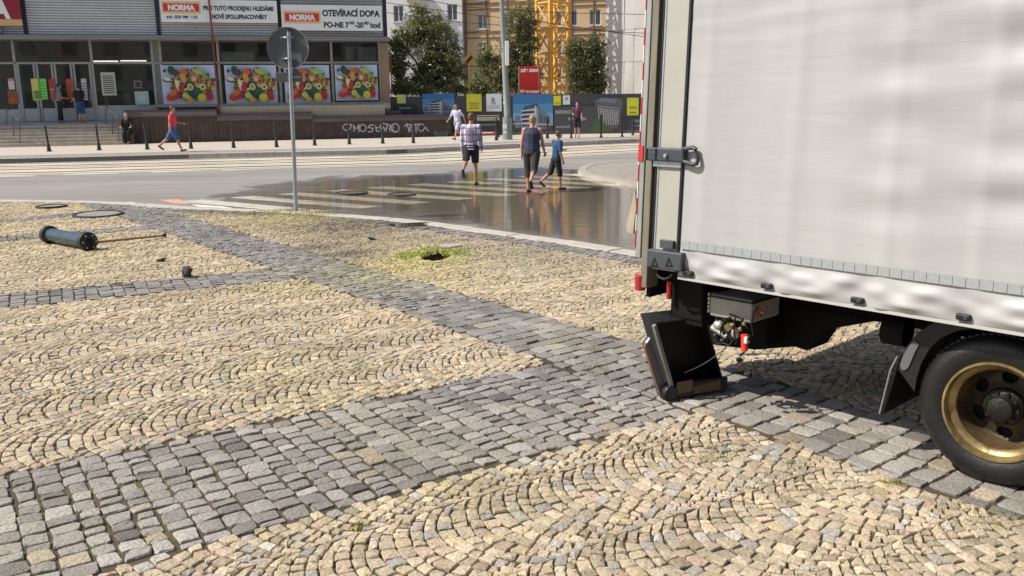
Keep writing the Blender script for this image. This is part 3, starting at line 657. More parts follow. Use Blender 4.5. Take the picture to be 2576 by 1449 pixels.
buck = [TH(p, q)[0] for p, q in ((1733, 686), (1930, 716), (2158, 752), (2425, 796))]+[-.35, -.8, -1.2]
Y += sk*(.006*np.sin((XX-buck[1])*2*math.pi/.47+1.2*np.sin(ZZ*14))+.0035*np.sin(XX*31+ZZ*40)+.004*np.sin(XX*17-ZZ*60))*np.sin(np.clip((ZBAND-ZZ)/(ZBAND-ZB), 0, 1)*math.pi)
Y += sk*.013*np.sin(np.clip((ZBAND-ZZ)/(ZBAND-ZB), 0, 1)*math.pi)
for xb in buck: Y -= .014*np.exp(-((XX-xb)/.06)**2)*sk
for k, xb in enumerate(buck[:-1]):
    xm = (xb+buck[k+1])/2; Y += .015*np.exp(-((XX-xm)/.085)**2-((ZZ-.812)/.018)**2)
Vt = np.stack([XX, Y, ZZ], -1).reshape(-1, 3); I, J = np.meshgrid(np.arange(nx-1), np.arange(nz-1)); a = (J*nx+I).ravel()
cur = np_mesh('curtain', Vt, np.stack([a, a+nx, a+nx+1, a+1], 1).ravel(), np.full(len(a), 4), M_tarp, None, truck); cur.data.shade_smooth()
so = cur.modifiers.new('thick', 'SOLIDIFY'); so.thickness = .004; so.offset = -1
x = XR-.03; M_tape = mat('reflective_tape', (.34, .37, .375), .5, 0, .12, 60, .05); k = 0
while x > -1.4:
    w = .058; MB().box(x-w+.0025, x, .106, .1095, ZBAND-.022, ZBAND+.024).build('tape_tile', M_tape, cur); x -= w
for xb in buck:
    b = MB(); b.box(xb-.032, xb+.032, .095, .118, .792, .822); o = b.build('buckle', M_black, cur, bevel=.006)
    MB().box(xb-.02, xb-.004, .1182, .121, .80, .815).build('buckle_slot', M_dark, cur)
MB().box(XF, XR-.012, .085, .103, ZB-.012, ZB+.004).build('curtain_hem', mat('hem_grey', (.5, .5, .48), .6), truck)
# load box behind the curtain
bx = MB(); bx.box(XF, XR, -2.05, .07, ZTOP-.08, ZTOP+.02); bx.box(XF-.04, XF, -2.05, .09, .78, ZTOP); bx.box(XF, XR, -2.07, -2.05, .8, ZTOP)
bx.build('cargo_box', M_white, truck)
MB().box(XF, XR+.02, -2.05, .082, .80, .93).build('floor', M_under, truck)
# rear corner: dark edge, white pillar, dark gap, post and folded tail lift
def vcol(name, m, pa, pb, y0, y1, z0, z1, bevel=.003, ref=452):
    xa = THt(pa, ref, y1)[0]; xb = THt(pb, ref, y1)[0]; return MB().box(min(xa, xb), max(xa, xb), y0, y1, z0, z1).build(name, m, truck, bevel=bevel)
vcol('curtain_edge', M_black, 1716, 1711, .07, .112, .80, ZTOP)
vcol('pillar', mat('pillar_white', (.42, .42, .37), .45, 0, .05, 6), 1710.5, 1657, .0, .10, .80, ZTOP)
vcol('pillar_seal', M_steel, 1656.5, 1652, .0, .104, .80, ZTOP)
vcol('pillar_edge', M_black, 1651.5, 1647, .0, .10, .80, ZTOP)
vcol('door_gap', mat('deep_black', (.004, .004, .004), .9), 1647, 1637, -.3, .02, .60, ZTOP)
vcol('rear_post', mat('galvanised_post', (.22, .20, .15), .6, .3, .3, 6, .1, stretch=(3, 3, .4)), 1637.5, 1621, -.02, .09, .67, ZTOP-.1, .006)
zpl = TH(1610, 650, .03)[1]; xa = THt(1620.5, 452, .03)[0]; xb = THt(1606, 452, .03)[0]
lift = MB().box(xa+.004, xb, -2.0, .03, zpl, 2.75).build('tail_lift_platform', M_alu, truck, bevel=.006)
for k in range(9):
    z0 = .9+k*.2
    MB().box(xb-.002, xb+.004, -.01, .034, z0, z0+.1).build('hazard_stripe', mat('hazard_red', (.55, .03, .03), .45), lift)
    MB().box(xb-.002, xb+.004, -.01, .0335, z0+.1, z0+.2).build('hazard_stripe', mat('hazard_white', (.75, .73, .7), .45), lift)
MB().box(xb-.03, xb+.006, .031, .036, THt(1610, 408)[1], THt(1610, 368)[1]).build('reflector', mat('hazard_red', (.55, .03, .03), .45), lift)
def lamp(px0, py0, px1, py1, y):
    xa, za = TH(px0, py0, y); xb, zb = TH(px1, py1, y); 
    return MB().tube([((xa+xb)/2, y-.01, min(za, zb)), ((xa+xb)/2, y-.01, max(za, zb))], abs(xa-xb)/2, 14).build('marker_lamp', M_red, truck, bevel=.004)
lamp(1597, 728, 1619, 694, .08); lamp(1675, 752, 1686, 708, .0)
# latch with loop handle
xa, za = THt(1622, 368, .14); xb, zb = THt(1718, 414, .14)
latch = MB().box(xb, xa, .10, .14, zb+.012, za-.005).build('latch', M_dark, truck, bevel=.008)
for f in (.06, .30): MB().box(xb+(xa-xb)*(1-f)-.004, xb+(xa-xb)*(1-f)+.004, .1405, .146, zb+.02, za-.01).build('rib', M_black, latch)
MB().tube([((xa+xb)/2-.02, .138, (za+zb)/2), ((xa+xb)/2-.02, .155, (za+zb)/2)], .011, 12).build('rivet', M_steel, latch)
x0, z0 = THt(1717, 375, .14); x1, z1 = THt(1750, 366, .14); x2, z2 = THt(1752, 418, .14); x3, z3 = THt(1717, 406, .14)
loop = [(x0, .13, z0), (x1+.025, .13, z1-.012), (x1+.005, .13, z1-.022), (x1, .13, z1-.04), (x2, .13, z2+.03), (x2+.008, .13, z2+.012), (x2+.03, .13, z2+.006), (x3, .13, z3), (x3+.012, .13, (z0+z3)/2), (x0, .13, z0)]
MB().tube(loop, .0125, 10).build('loop_handle', M_dark, latch, smooth=True)
MB().box(xb+.03, xa-.05, .10, .118, zb-.02, zb+.01).build('latch_plate', M_steel, latch)
# lower bracket with two triangle marks
xa, za = TH(1626, 625, .14); xb, zb = TH(1712, 690, .14); M_br = mat('bracket_grey', (.07, .08, .09), .5, .2, .15, 12, .1)
br = MB().box(xb, xa, .09, .14, zb+.012, za-.003).build('corner_bracket', M_br, truck, bevel=.008)
o = tb('bracket_plate', M_br, 1657, 603, 1690, 628, .10, .125, .003, br)
for pxc in (1645, 1681):
    pts = [TH(pxc-9, 671, .142), TH(pxc+11, 672, .142), TH(pxc, 646, .142)]; inn = [TH(pxc-3, 667, .142), TH(pxc+5, 667, .142), TH(pxc, 656, .142)]
    b = MB()
    for k in range(3):
        a, c = pts[k], pts[(k+1) % 3]; a2, c2 = inn[k], inn[(k+1) % 3]
        b.quad((a[0], .1425, a[1]), (c[0], .1425, c[1]), (c2[0], .1425, c2[1]), (a2[0], .1425, a2[1]))
    b.build('triangle_mark', mat('mark_black', (.005, .005, .005), .8), br)
h = [TH(p, q, .1) for p, q in ((1655, 690), (1662, 697), (1674, 702), (1688, 697), (1694, 688))]
MB().tube([(a[0], .11, a[1]) for a in h], .008, 8).build('cable_loop', M_black, br, smooth=True)
UPPER = [o for o in bpy.data.objects if o.type == 'MESH' and (o.parent is truck or (o.parent and o.parent.parent is truck)) and o.name.split('.')[0] not in ('floor', 'marker_lamp')]
_seen = set()
for o in UPPER:
    if o.data.name in _seen: continue
    _seen.add(o.data.name)
    for v in o.data.vertices: v.co.y -= max(0., v.co.z-.78)*LEAN
# underside: side rails, beam, bumper, boxes and machinery
ch = MB()
for y in (-.55, -1.35): ch.box(XF, XR-.1, y-.05, y+.05, .56, .78)
for x in (-.8, .1, .8, 1.5): ch.box(x-.05, x+.05, -1.35, -.55, .6, .74)
ch.build('chassis_frame', M_under, truck)
x0, z0 = TH(1688, 705, -.05); x1, z1 = TH(1765, 812, -.05)
MB().box(x1, x0, -.35, -.05, z1, .8).build('tail_lift_bracket', M_under, truck, bevel=.01)
MB().box(XR-.08, XR+.05, -2.0, -.06, .45, .58).build('underrun_bar', M_under, truck, bevel=.01)
for y in (-.7, -1.4): MB().box(XR-.12, XR-.02, y-.04, y+.04, .5, .8).build('underrun_bracket', M_under, truck)
M_tank = mat('grey_green_casing', (.34, .34, .30), .5, 0, .15, 8, .1)
x0, z0 = TH(1786, 738, -.05); x1, z1 = TH(1890, 815, -.05)
tank = MB().box(x1, x0, -.35, -.05, z1, z0).build('power_pack_casing', M_tank, truck, bevel=.012)
MB().box(x1-.004, x0+.004, -.352, -.044, z0-.02, z0-.008).build('casing_rim', M_black, tank)
for k in range(5): 
    zz = z1+.02+(z0-z1)*k/5.5; MB().box(x0, x0+.012, -.12, -.048, zz, zz+.018).build('terminal', mat('terminal_cream', (.5, .45, .3), .6), tank)
def tp(px, py, y): a = TH(px, py, y); return (a[0], y, a[1])
MB().box(TH(1930, 800, -.3)[0], TH(1890, 800, -.3)[0], -.6, -.3, TH(1900, 870, -.3)[1], .78).build('battery_box', M_under, truck, bevel=.01)
b = MB(); pol = [tp(*q, -.5) for q in ((1730, 705), (1735, 850), (1800, 868), (1900, 880), (2000, 872), (2030, 882), (2062, 832), (2250, 800), (2420, 830), (2420, 790), (2200, 740), (1900, 705))]
b.prism(pol, (0, -.25, 0)); b.build('tail_lift_frame', M_under, truck)
M_brass = mat('dirty_brass', (.30, .25, .12), .4, .6, .3, 30, .2); M_cast = mat('cast_aluminium', (.5, .49, .45), .45, .6, .25, 25, .2)
mot = MB().ball(tp(1808, 818, -.02), (.035, .03, .03), 10).build('motor', M_cast, truck, smooth=True)
MB().tube([tp(1826, 800, -.03), tp(1832, 818, -.03), tp(1838, 833, -.02)], [.028, .032, .02], 12).build('pump', M_brass, truck, smooth=True)
MB().tube([tp(1792, 822, -.02), tp(1830, 846, -.02)], .02, 10).build('pump_body', M_cast, truck)
MB().ball(tp(1850, 838, -.03), (.028, .025, .035), 10).build('relay', M_cast, truck, smooth=True)
for q in ((1843, 818, .016), (1862, 828, .014), (1872, 815, .013), (1800, 845, .018), (1818, 858, .02), (1884, 850, .02), (1822, 838, .014)):
    MB().ball(tp(q[0], q[1], -.01), q[2], 7).build('fitting', random.choice([M_black, M_under, M_brass]), truck, smooth=True)
for k, pts in enumerate([[(1825, 800), (1812, 830), (1815, 862), (1835, 868), (1848, 850), (1846, 826), (1838, 808)], [(1800, 800), (1822, 828), (1838, 852), (1842, 862)], [(1850, 800), (1840, 830), (1828, 860), (1806, 866), (1795, 850)], [(1870, 800), (1862, 830), (1850, 866)], [(1900, 780), (1890, 812), (1895, 846)], [(1835, 790), (1862, 800), (1880, 826), (1892, 862)], [(1880, 862), (1874, 884), (1862, 896)]]):
    MB().tube([tp(p, q, .0-.01*k) for p, q in pts], .0055, 8).build('hose', M_black, truck, smooth=True)
cy = MB().tube([tp(1873, 882, .0), tp(1873, 842, .0)], .02, 16).build('red_bottle', mat('signal_red', (.85, .06, .02), .35), truck, smooth=True)
MB().box(tp(1884, 850, .0)[0], tp(1877, 850, .0)[0], -.01, .0225, tp(0, 862, .0)[2] if False else tp(1880, 862, .0)[2], tp(1880, 846, .0)[2]).build('bottle_label', M_white, cy)
MB().ball(tp(1860, 905, .0), (.02, .02, .014), 7).build('hanging_plug', M_under, truck)
for q in ((1905, 778), (1918, 786), (1912, 795), (1925, 775)): MB().ball(tp(q[0], q[1], -.1), .012, 6).build('fitting', random.choice([M_brass, M_cast, M_red]), truck)
MB().tube([tp(2228, 828, -.25), tp(2285, 838, -.25)], .075, 20).build('air_tank', M_under, truck, smooth=True)
# rear wheel: tyres, dished rim, hub
WR = .357; WC = (0, 0, .357)
wheel = bpy.data.objects.new('wheel', None); COL.objects.link(wheel); wheel.parent = truck; wheel.location = (.0, 0, WR)
M_tyre = mat('tyre_rubber', (.010, .010, .011), .5, 0, .35, 18, .15)
RI = .232
def tyre_prof(y0): return [(RI-.01, y0-.01), (RI+.004, y0+.0), (RI+.03, y0+.012), (RI+.06, y0+.016), (RI+.085, y0+.010), (WR-.018, y0-.008), (WR-.004, y0-.026), (WR, y0-.05), (WR, y0-.15), (WR-.004, y0-.172), (WR-.02, y0-.19), (RI+.05, y0-.205), (RI-.01, y0-.19)]
MB().lathe(tyre_prof(-.01), 96).build('tyre', M_tyre, wheel, smooth=True)
MB().lathe(tyre_prof(-.25), 72).build('inner_tyre', M_tyre, wheel, smooth=True)
tr = MB()
for k in range(72):
    a = 2*math.pi*k/72; c, s = math.cos(a), math.sin(a)
    for y0, y1 in ((-.052, -.085), (-.115, -.148)):
        r0, r1 = WR-.002, WR+.006; da = .03
        pts = [(r1*math.cos(a+q), yy, r1*math.sin(a+q)) for q, yy in ((-da, y0), (da, y0), (da, y1), (-da, y1))]; tr.prism(pts, (-(r1-r0)*c, 0, -(r1-r0)*s))
tr.build('tread', M_tyre, wheel)
# raised lettering band blocks on the sidewall
M_gold = mat('worn_gold_rim', (.46, .35, .16), .38, .5, .35, 7, .2, col2=(.10, .065, .03))
rim = MB().lathe([(RI+.006, -.012), (RI+.004, -.002), (RI-.006, -.001), (RI-.012, -.014), (RI-.016, -.035), (RI-.034, -.045), (RI-.042, -.06)], 96).build('rim', M_gold, wheel, smooth=True)
MB().lathe([(RI-.042, -.06), (RI-.046, -.10), (RI-.056, -.15), (RI-.06, -.165)], 96).build('rim_barrel', mat('rusty_barrel', (.24, .17, .08), .42, .5, .4, 8, .2, col2=(.05, .034, .022)), rim, smooth=True)
disc = MB(); na = 240; rs = [RI-.06, .162, .154, .120, .110, .088]; ys = [-.165, -.175, -.173, -.165, -.16, -.145]
slots = [rad(90+60*k) for k in range(6)]
for k in range(na):
    a0 = 2*math.pi*k/na; a1 = 2*math.pi*(k+1)/na; am = (a0+a1)/2
    for j in range(5):
        dd = min(abs((am-s+math.pi) % (2*math.pi)-math.pi) for s in slots)
        lim = rad(14.5) if j == 2 else (rad(10.5) if j in (1, 3) else -1)
        if dd < lim: continue
        q = [(rs[j], a0, ys[j]), (rs[j+1], a0, ys[j+1]), (rs[j+1], a1, ys[j+1]), (rs[j], a1, ys[j])]
        disc.add([(r*math.cos(a), y, r*math.sin(a)) for r, a, y in q], [(0, 1, 2, 3)])
dk = disc.build('rim_disc', mat('greasy_rim_disc', (.09, .065, .035), .55, .4, .4, 9, .2, col2=(.02, .016, .012)), wheel, recalc=False); so = dk.modifiers.new('s', 'SOLIDIFY'); so.thickness = .008
MB().lathe([(.2, -.2), (.12, -.205), (.06, -.2), (.001, -.2)], 32).build('drum_backing', mat('drum_black', (.008, .007, .006), .9), wheel)  # black drum added as a backing so the disc slots look dark
M_hub = mat('greasy_hub', (.014, .012, .011), .55, .3, .4, 25, .3)
hub = MB().lathe([(.092, -.125), (.086, -.108), (.07, -.10), (.058, -.075), (.055, -.06), (.04, -.052), (0.001, -.05)], 40).build('hub', M_hub, wheel, smooth=True)
for k in range(10):
    a = 2*math.pi*k/10; MB().tube([(.072*math.cos(a), -.106, .072*math.sin(a)), (.072*math.cos(a), -.082, .072*math.sin(a))], .0085, 6).build('wheel_nut', M_hub, hub)
MB().tube([(0, -.1, 0), (0, -1.9, 0)], .07, 16).build('axle', M_under, wheel)
for y in (-1.65,): MB().lathe([(p[0], p[1]-1.65) for p in tyre_prof(0)], 64).build('far_tyre', M_tyre, wheel, smooth=True)
# mudguard arc and flap
b = MB(); fo = [(2460, 796), (2400, 800), (2345, 814), (2310, 836), (2285, 866), (2268, 900), (2260, 930)]; fi = [(2462, 826), (2408, 832), (2366, 850), (2338, 878), (2318, 912), (2306, 950), (2300, 985)]
for i in range(len(fo)-1):
    q = [TH(*p, -.02) for p in (fo[i], fo[i+1], fi[i+1], fi[i])]; b.prism([(x, -.02, z) for x, z in q], (0, -.012, 0))
    (xa, za), (xb, zb) = q[0], q[1]; b.prism([(xa, -.032, za), (xb, -.032, zb), (xb-.012, -.032, zb-.008), (xa-.012, -.032, za-.008)], (0, -.45, 0))
b.build('mudguard', M_black, truck)
fl = [tp(2262, 905, -.04), tp(2245, 930, -.04), tp(2218, 1040, -.04)]; 
b = MB(); b.prism([(fl[0][0], -.03, fl[0][2]), (fl[2][0], -.03, max(.06, fl[2][2])), (fl[2][0]-.012, -.03, max(.06, fl[2][2])), (fl[0][0]-.014, -.03, fl[0][2]+.03)], (0, -.8, 0)); b.build('mud_flap', M_under, truck)
MB().tube([(fl[0][0]+.004, -.026, fl[0][2]+.02), (fl[1][0]+.004, -.026, fl[1][2]), (fl[2][0]+.005, -.026, max(.055, fl[2][2]))], .0045, 6).build('flap_edge', M_steel, truck)
b = MB(); q = [TH(*p, -.012) for p in ((2264, 918), (2266, 928), (2274, 932), (2284, 926), (2292, 908), (2302, 884), (2312, 866), (2298, 858), (2284, 874), (2272, 894))]; b.prism([(x, -.012, z) for x, z in q], (0, -.007, 0))
b.build('mudguard_pad', mat('pad_grey', (.13, .135, .14), .55), truck)
# canvas flap that shows behind the folded lift
a = [TH(1597, 480, -.4), TH(1575, 568, -.4), TH(1578, 584, -.4), TH(1592, 588, -.4), TH(1600, 520, -.4)]
MB().prism([(q[0], -.4, q[1]) for q in a], (0, -.02, 0)).build('canvas_flap', mat('beige_canvas', (.42, .37, .27), .85, 0, .1, 9), truck)

# ------------------------------------------------------------------ fallen cover of the lift's power pack
BL = G(1697, 1003); BR = G(1822, 983); BL.z = BR.z = .0
org = BL.copy(); ang = math.atan2(BR.y-BL.y, BR.x-BL.x); wL = (BR-BL).length
cv = thing('power_pack_cover', 'open black plastic cover with grey metal edge standing on the setts under the truck', 'cover', org, ang)
CFm = Frame(org, math.degrees(ang))
def ch_(px, py, y=0): a = CFm.hit(px, py, y); return a
tl = ch_(1650, 815); trr = ch_(1778, 800)
q = [(0, 0, .02), (wL, 0, .02), (trr[0], .03, trr[1]), (tl[0], .03, tl[1])]; dpt = .17
b = MB(); bq = [(x+.02, y+dpt, z+.02) for x, y, z in q]
b.poly(bq); o = b.build('back_panel', M_black, cv)
b = MB()
for i in range(4):
    a, c = q[i], q[(i+1) % 4]; a2, c2 = bq[i], bq[(i+1) % 4]; b.quad(a, c, c2, a2)
o = b.build('side_wall', M_black, cv); so = o.modifiers.new('s', 'SOLIDIFY'); so.thickness = .008
lipz = ch_(1820, 945)[1]
lip = MB().box(-.01, wL, -.035, -.0, .012, lipz).build('lip', mat('dull_black', (.02, .018, .017), .7, 0, .3, 9), cv, bevel=.008)
for pa, pb, pc_, pd in (((1703, 962), (1742, 955), (1742, 984), (1703, 992)), ((1744, 974), (1812, 955), (1812, 980), (1746, 990))):
    pts = [ch_(*p, -.037) for p in (pa, pb, pc_, pd)]; MB().prism([(x, -.0365, z) for x, z in pts], (0, -.002, 0)).build('sticker', mat('brown_sticker', (.12, .085, .045), .6, 0, .2, 20), lip)
al = MB(); e0 = ch_(1697, 1003); e1 = tl; 
al.prism([(0, 0, .02), (tl[0], .02, tl[1]), (tl[0]-.022, .015, tl[1]-.01), (-.03, -.005, .02)], (0, -.03, 0)); al.build('metal_edge', mat('edge_alu', (.30, .31, .30), .4, .5, .2, 12), cv, bevel=.003)
b = MB(); u0 = ch_(1663, 1008, .0); u1 = ch_(1628, 868, .0)
b.prism([(-.03, 0, .01), (tl[0]-.02, .02, tl[1]-.08), (u1[0], .02, u1[1]), (u0[0], .0, .02)], (0, .05, 0)); b.build('bumper_profile', mat('profile_grey', (.11, .115, .12), .35, .4, .2, 9), cv, bevel=.012)
MB().prism([(u0[0], -.002, .02), (u1[0], .018, u1[1]), (u1[0]-.005, .018, u1[1]-.02), (u0[0]-.005, -.002, .03)], (0, .012, 0)).build('red_edge', mat('faded_red', (.28, .12, .09), .7), cv)
MB().tube([(u0[0]+.045, .05, .05), (u0[0]+.045, -.045, .05)], .05, 20).build('end_cap', M_black, cv, bevel=.01)
cpx = [(1832, 868, -.02), (1818, 882, -.02), (1800, 895, 0), (1782, 908, .02), (1765, 918, .04), (1745, 928, .06), (1722, 938, .09)]; pts = [ch_(p, q_, dd_) for p, q_, dd_ in cpx]
MB().tube([(x, cpx[i][2], z) for i, (x, z) in enumerate(pts)], .003, 6).build('cord', mat('pale_cord', (.6, .58, .55), .6), cv)

# ------------------------------------------------------------------ the shop across the road
O_s = G(379, 360); FS = Frame((O_s.x, O_s.y, 0), 15); rz15 = rad(15)
PD = 44.6; SC = 5.2
def K(s, z, d): k = 1+d/PD; return SC+(s-SC)*k, 1.8+(z-1.8)*k
def S(px, py, d): return FS.hit(px, py, d)
shop = thing('shop_building', 'low shop with ribbed grey upper facade, dark canopy edge and long glazed front', 'shop', FS.w(0, 0, 0), rz15)
M_conc = mat('shop_concrete', (.22, .21, .20), .85, 0, .15, 2, .1)
M_frame = mat('window_frame_grey', (.33, .335, .34), .5, .3, .15, 4)
M_brown = mat('brown_cladding', (.13, .09, .065), .7, 0, .2, 3, .1)
M_fascia = mat('canopy_edge_dark', (.24, .23, .22), .6, 0, .15, 2)
M_int = mat('shop_interior', (.30, .31, .31), .8, 0, .3, .8)
GD = 1.5
def bxs(b, s0, s1, d0, d1, z0, z1): return b.box(s0, s1, d0, d1, z0, z1)
# body
s0, s1 = K(-14, 0, .9)[0], K(11.08, 0, .9)[0]
MB().box(s0, s1, 1.0, 14, 4.9, 7.2).build('upper_wall', M_conc, shop)
MB().box(s0, K(11.1, 0, 1.5)[0], 5.5, 14, 0, 4.75).build('rear_wall', M_int, shop)
MB().box(s0, K(11.1, 0, 1.5)[0], 1.4, 5.5, .7, .86).build('interior_floor', mat('shop_floor', (.25, .24, .22), .5), shop)
MB().box(s0, K(11.1, 0, 1.5)[0], 1.4, 5.5, 4.66, 4.8).build('ceiling', mat('shop_ceiling', (.35, .35, .34), .8), shop)
MB().box(K(11.0, 0, 1.5)[0], K(11.14, 0, 1.5)[0], 1.6, 14, 0, 4.8).build('side_wall', M_brown, shop)
# canopy edge
MB().box(s0, K(11.25, 0, .4)[0], .35, 1.6, 4.64, 4.72).build('canopy', M_fascia, shop, bevel=.01)
MB().box(s0, K(11.2, 0, .4)[0], .45, 1.6, 4.725, 4.82).build('canopy_top', mat('canopy_light', (.34, .33, .32), .5), shop)
# ribbed cladding panels: individual ribs
M_rib = mat('ribbed_cladding', (.66, .67, .68), .45, .25, .07, 3)
M_ribb = mat('rib_joint_grey', (.25, .26, .27), .6)  # darker grey backing, visible in the joints between ribs
cuts = [-13.9, -9.3, -4.66, .78, 6.1, 11.0]; cuts = [K(c, 0, .9)[0] for c in cuts]
M_pil = mat('dark_pilaster', (.025, .03, .04), .5)
for a, c in zip(cuts[:-1], cuts[1:]):
    x0 = a+(.10 if a > cuts[0] else 0); x1 = c-.07
    p = MB().box(x0, x1, .94, 1.02, 4.86, 6.62).build('cladding_panel', M_ribb, shop)
    z = 4.88
    while z < 6.6: MB().prism([(x0, .94, z), (x0, .90, z+.02), (x0, .90, z+.075), (x0, .94, z+.09)], (x1-x0, 0, 0)).build('rib', M_rib, p); z += .115
for c in cuts[2:]:
    MB().box(c-.07, c+.10, .84, 1.0, 4.83, 6.9).build('pilaster', M_pil, shop)
MB().box(s0, cuts[-1]+.15, .55, 1.2, 6.62, 6.9).build('eaves', mat('eaves_beige', (.36, .31, .25), .7, 0, .15, 2), shop)
# window grid
zt0, zt1 = K(0, 3.60, GD)[1], K(0, 4.6, GD)[1]
posts = [-5.25, -2.13, .42, .76, 3.26, 5.97, 8.4, 10.68]
FR = lambda s: K(s, 0, GD)[0]
zl = K(0, 1.74, GD)[1]; zd = 1.02
glass = glass_mat('shop_glass', (.6, .64, .66), .10); glassd = glass_mat('dark_glass', (.5, .54, .56), .09)
def fbox(name, sa, sb, za, zb, m=M_frame, d0=GD-.06, d1=GD+.06, par=shop, bevel=0): return MB().box(FR(sa), FR(sb), d0, d1, za, zb).build(name, m, par, bevel=bevel)
for s in [-13, -10.5, -8]+posts: fbox('mullion', s-.055, s+.055, zd if s < .5 else 1.2, zt1, M_frame if s < .5 else mat('mullion_beige', (.34, .32, .27), .5, .2, .1, 4))
fbox('transom_rail', -13.9, 10.68, zt0-.06, zt0+.03)
fbox('head_rail', -13.9, 10.68, zt1, zt1+.1)
edges = [-13, -10.5, -8]+posts
for a, c in zip(edges[:-1], edges[1:]):
    if c-a < .5: fbox('infill', a+.055, c-.055, zl, zt1, mat('infill_grey', (.17, .19, .19), .5), GD-.02, GD+.02); continue
    MB().quad((FR(a+.05), GD, zt0+.03), (FR(c-.05), GD, zt0+.03), (FR(c-.05), GD, zt1), (FR(a+.05), GD, zt1)).build('transom_pane', glass, shop)
    zb_ = zl if c > -2 else 1.62
    MB().quad((FR(a+.05), GD, zb_), (FR(c-.05), GD, zb_), (FR(c-.05), GD, zt0-.06), (FR(a+.05), GD, zt0-.06)).build('window_pane', glassd, shop)
# door leaves with kick panels
M_kick = mat('door_kick_panel', (.34, .38, .41), .5, .2, .1, 3)
for a, c in zip([-5.2, -4.44, -3.72, -2.95], [-4.44, -3.72, -2.95, -2.18]):
    dr = fbox('door', a+.02, a+.1, 1.04, zt0-.06, M_frame, GD-.09, GD-.02)
    MB().box(FR(a+.12), FR(c-.02), GD-.07, GD-.02, 1.05, 1.62).build('kick_panel', M_kick, dr)
    MB().box(FR(c-.1), FR(c-.02), GD-.09, GD-.02, 1.05, zt0-.06).build('stile', M_frame, dr)
    MB().tube([(FR(c-.14), GD-.12, 1.9), (FR(c-.14), GD-.12, 2.5)], .015, 8).build('handle', M_steel, dr)
fbox('kick_panel', -2.1, .4, 1.04, zl-.02, M_kick, GD-.05, GD)
fbox('kick_panel', -13, -5.3, 1.04, 1.6, M_kick, GD-.05, GD)
fbox('ledge', .4, 10.72, 1.60, zl, mat('window_ledge', (.32, .31, .29), .7, 0, .1, 3), GD-.3, GD+.05)
fbox('end_pier', 10.72, 11.12, 0, 4.6, mat('pier_brown', (.30, .21, .16), .7, 0, .15, 3), GD-.1, GD+.3)
tag(MB().tube([(0, 0, 0), (0, 0, 2.9)], .03, 8).build('downpipe', mat('rust_pipe', (.2, .08, .04), .6), shop)).location = (FR(11.2), GD-.05, 1.3)
# things seen through the glass: blinds, shelves, lit tubes
M_blind = mat('pale_blind', (.48, .52, .46), .7); M_curt = mat('net_curtain', (.35, .38, .37), .8, 0, .2, 6, stretch=(6, 1, .2))
def inb(name, px0, py0, px1, py1, m, d=1.75):
    a = S(px0, py0, d); c = S(px1, py1, d); return MB().box(min(a[0], c[0]), max(a[0], c[0]), d, d+.04, min(a[1], c[1]), max(a[1], c[1])).build(name, m, shop)
inb('blind', 555, 130, 640, 158, M_blind); inb('blind', 868, 118, 890, 158, M_curt); inb('blind', 900, 118, 948, 158, M_curt); inb('dark_shelf', 645, 134, 700, 156, mat('violet_shelf', (.03, .015, .04), .6))
inb('blind', 48, 100, 85, 150, mat('beige_blind', (.20, .18, .13), .8), 2.4); inb('blind', 90, 100, 125, 148, mat('brown_blind', (.14, .09, .05), .8), 2.6); inb('blind', 135, 104, 190, 150, mat('red_brown_blind', (.13, .06, .05), .8), 2.8); inb('blind', 0, 104, 30, 155, mat('beige_blind', (.20, .18, .13), .8), 2.4)
M_tube = emit_mat('lit_tube', (1, .93, .75), 1.6)
for a, c, y in ((232, 297, 154), (303, 368, 153), (415, 465, 158), (480, 545, 159), (700, 742, 160)):
    q0 = S(a, y, 2.0); q1 = S(c, y, 2.0); MB().tube([(q0[0], 2.0, q0[1]), (q1[0], 2.0, q1[1])], .028, 8).build('lamp_tube', M_tube, shop)
inb('shelf', 240, 275-45, 300, 262, mat('counter_dark', (.05, .05, .06), .6), 3.0)
# white car-like display and crates inside
inb('display_counter', 262, 236, 330, 262, mat('counter_white', (.38, .42, .38), .4), 2.4)

# retaining wall in three stepped lengths, ribbed and topped by a rounded coping
M_cop = mat('brown_coping', (.14, .105, .097), .45, 0, .2, 3, .1); M_wall = mat('brown_ribbed_wall', (.075, .054, .046), .75, 0, .35, 2.5, .2)
def retaining(label, sa, sb, z0, z1):
    t = thing('retaining_wall', label, 'wall', FS.w(sa, 0, 0), rz15, 'stepped brown retaining walls'); L = sb-sa
    MB().box(0, L, .06, .34, -.05, z0).build('wall_body', M_wall, t)
    x = .02
    while x < L-.05:
        MB().box(x, min(x+.19, L), .0, .06, -.05, z0-.02).build('slat', M_wall, t); x += .2
    r = (z1-z0)/2; pts = [(0, .17-.26*math.cos(k*math.pi/10), z0+(z1-z0)*math.sin(k*math.pi/10)) for k in range(11)]+[(0, .43, z0-.04), (0, -.09, z0-.04)]
    MB().prism(pts, (L, 0, 0)).build('coping', M_cop, t, smooth=True); return t
retaining('left retaining wall with plain coping behind the seated man and red shirt', -1.0, 3.0, 1.22, 1.50)
retaining('middle retaining wall section below the round sign', 3.0, 7.38, 1.0, 1.30)
wl = retaining('right retaining wall with white graffiti', 7.38, 14.1, .86, 1.10)
MB().box(FR(3.1), FR(10.7), .36, 1.3, 1.1, 1.6).build('plinth', mat('painted_plinth', (.46, .38, .29), .75, 0, .35, 1.2, .1, col2=(.31, .31, .22)), shop)
MB().box(7.4, 11.7, .5, 1.25, .9, 1.3).build('plinth_base', mat('plinth_slate', (.06, .065, .075), .6), shop)
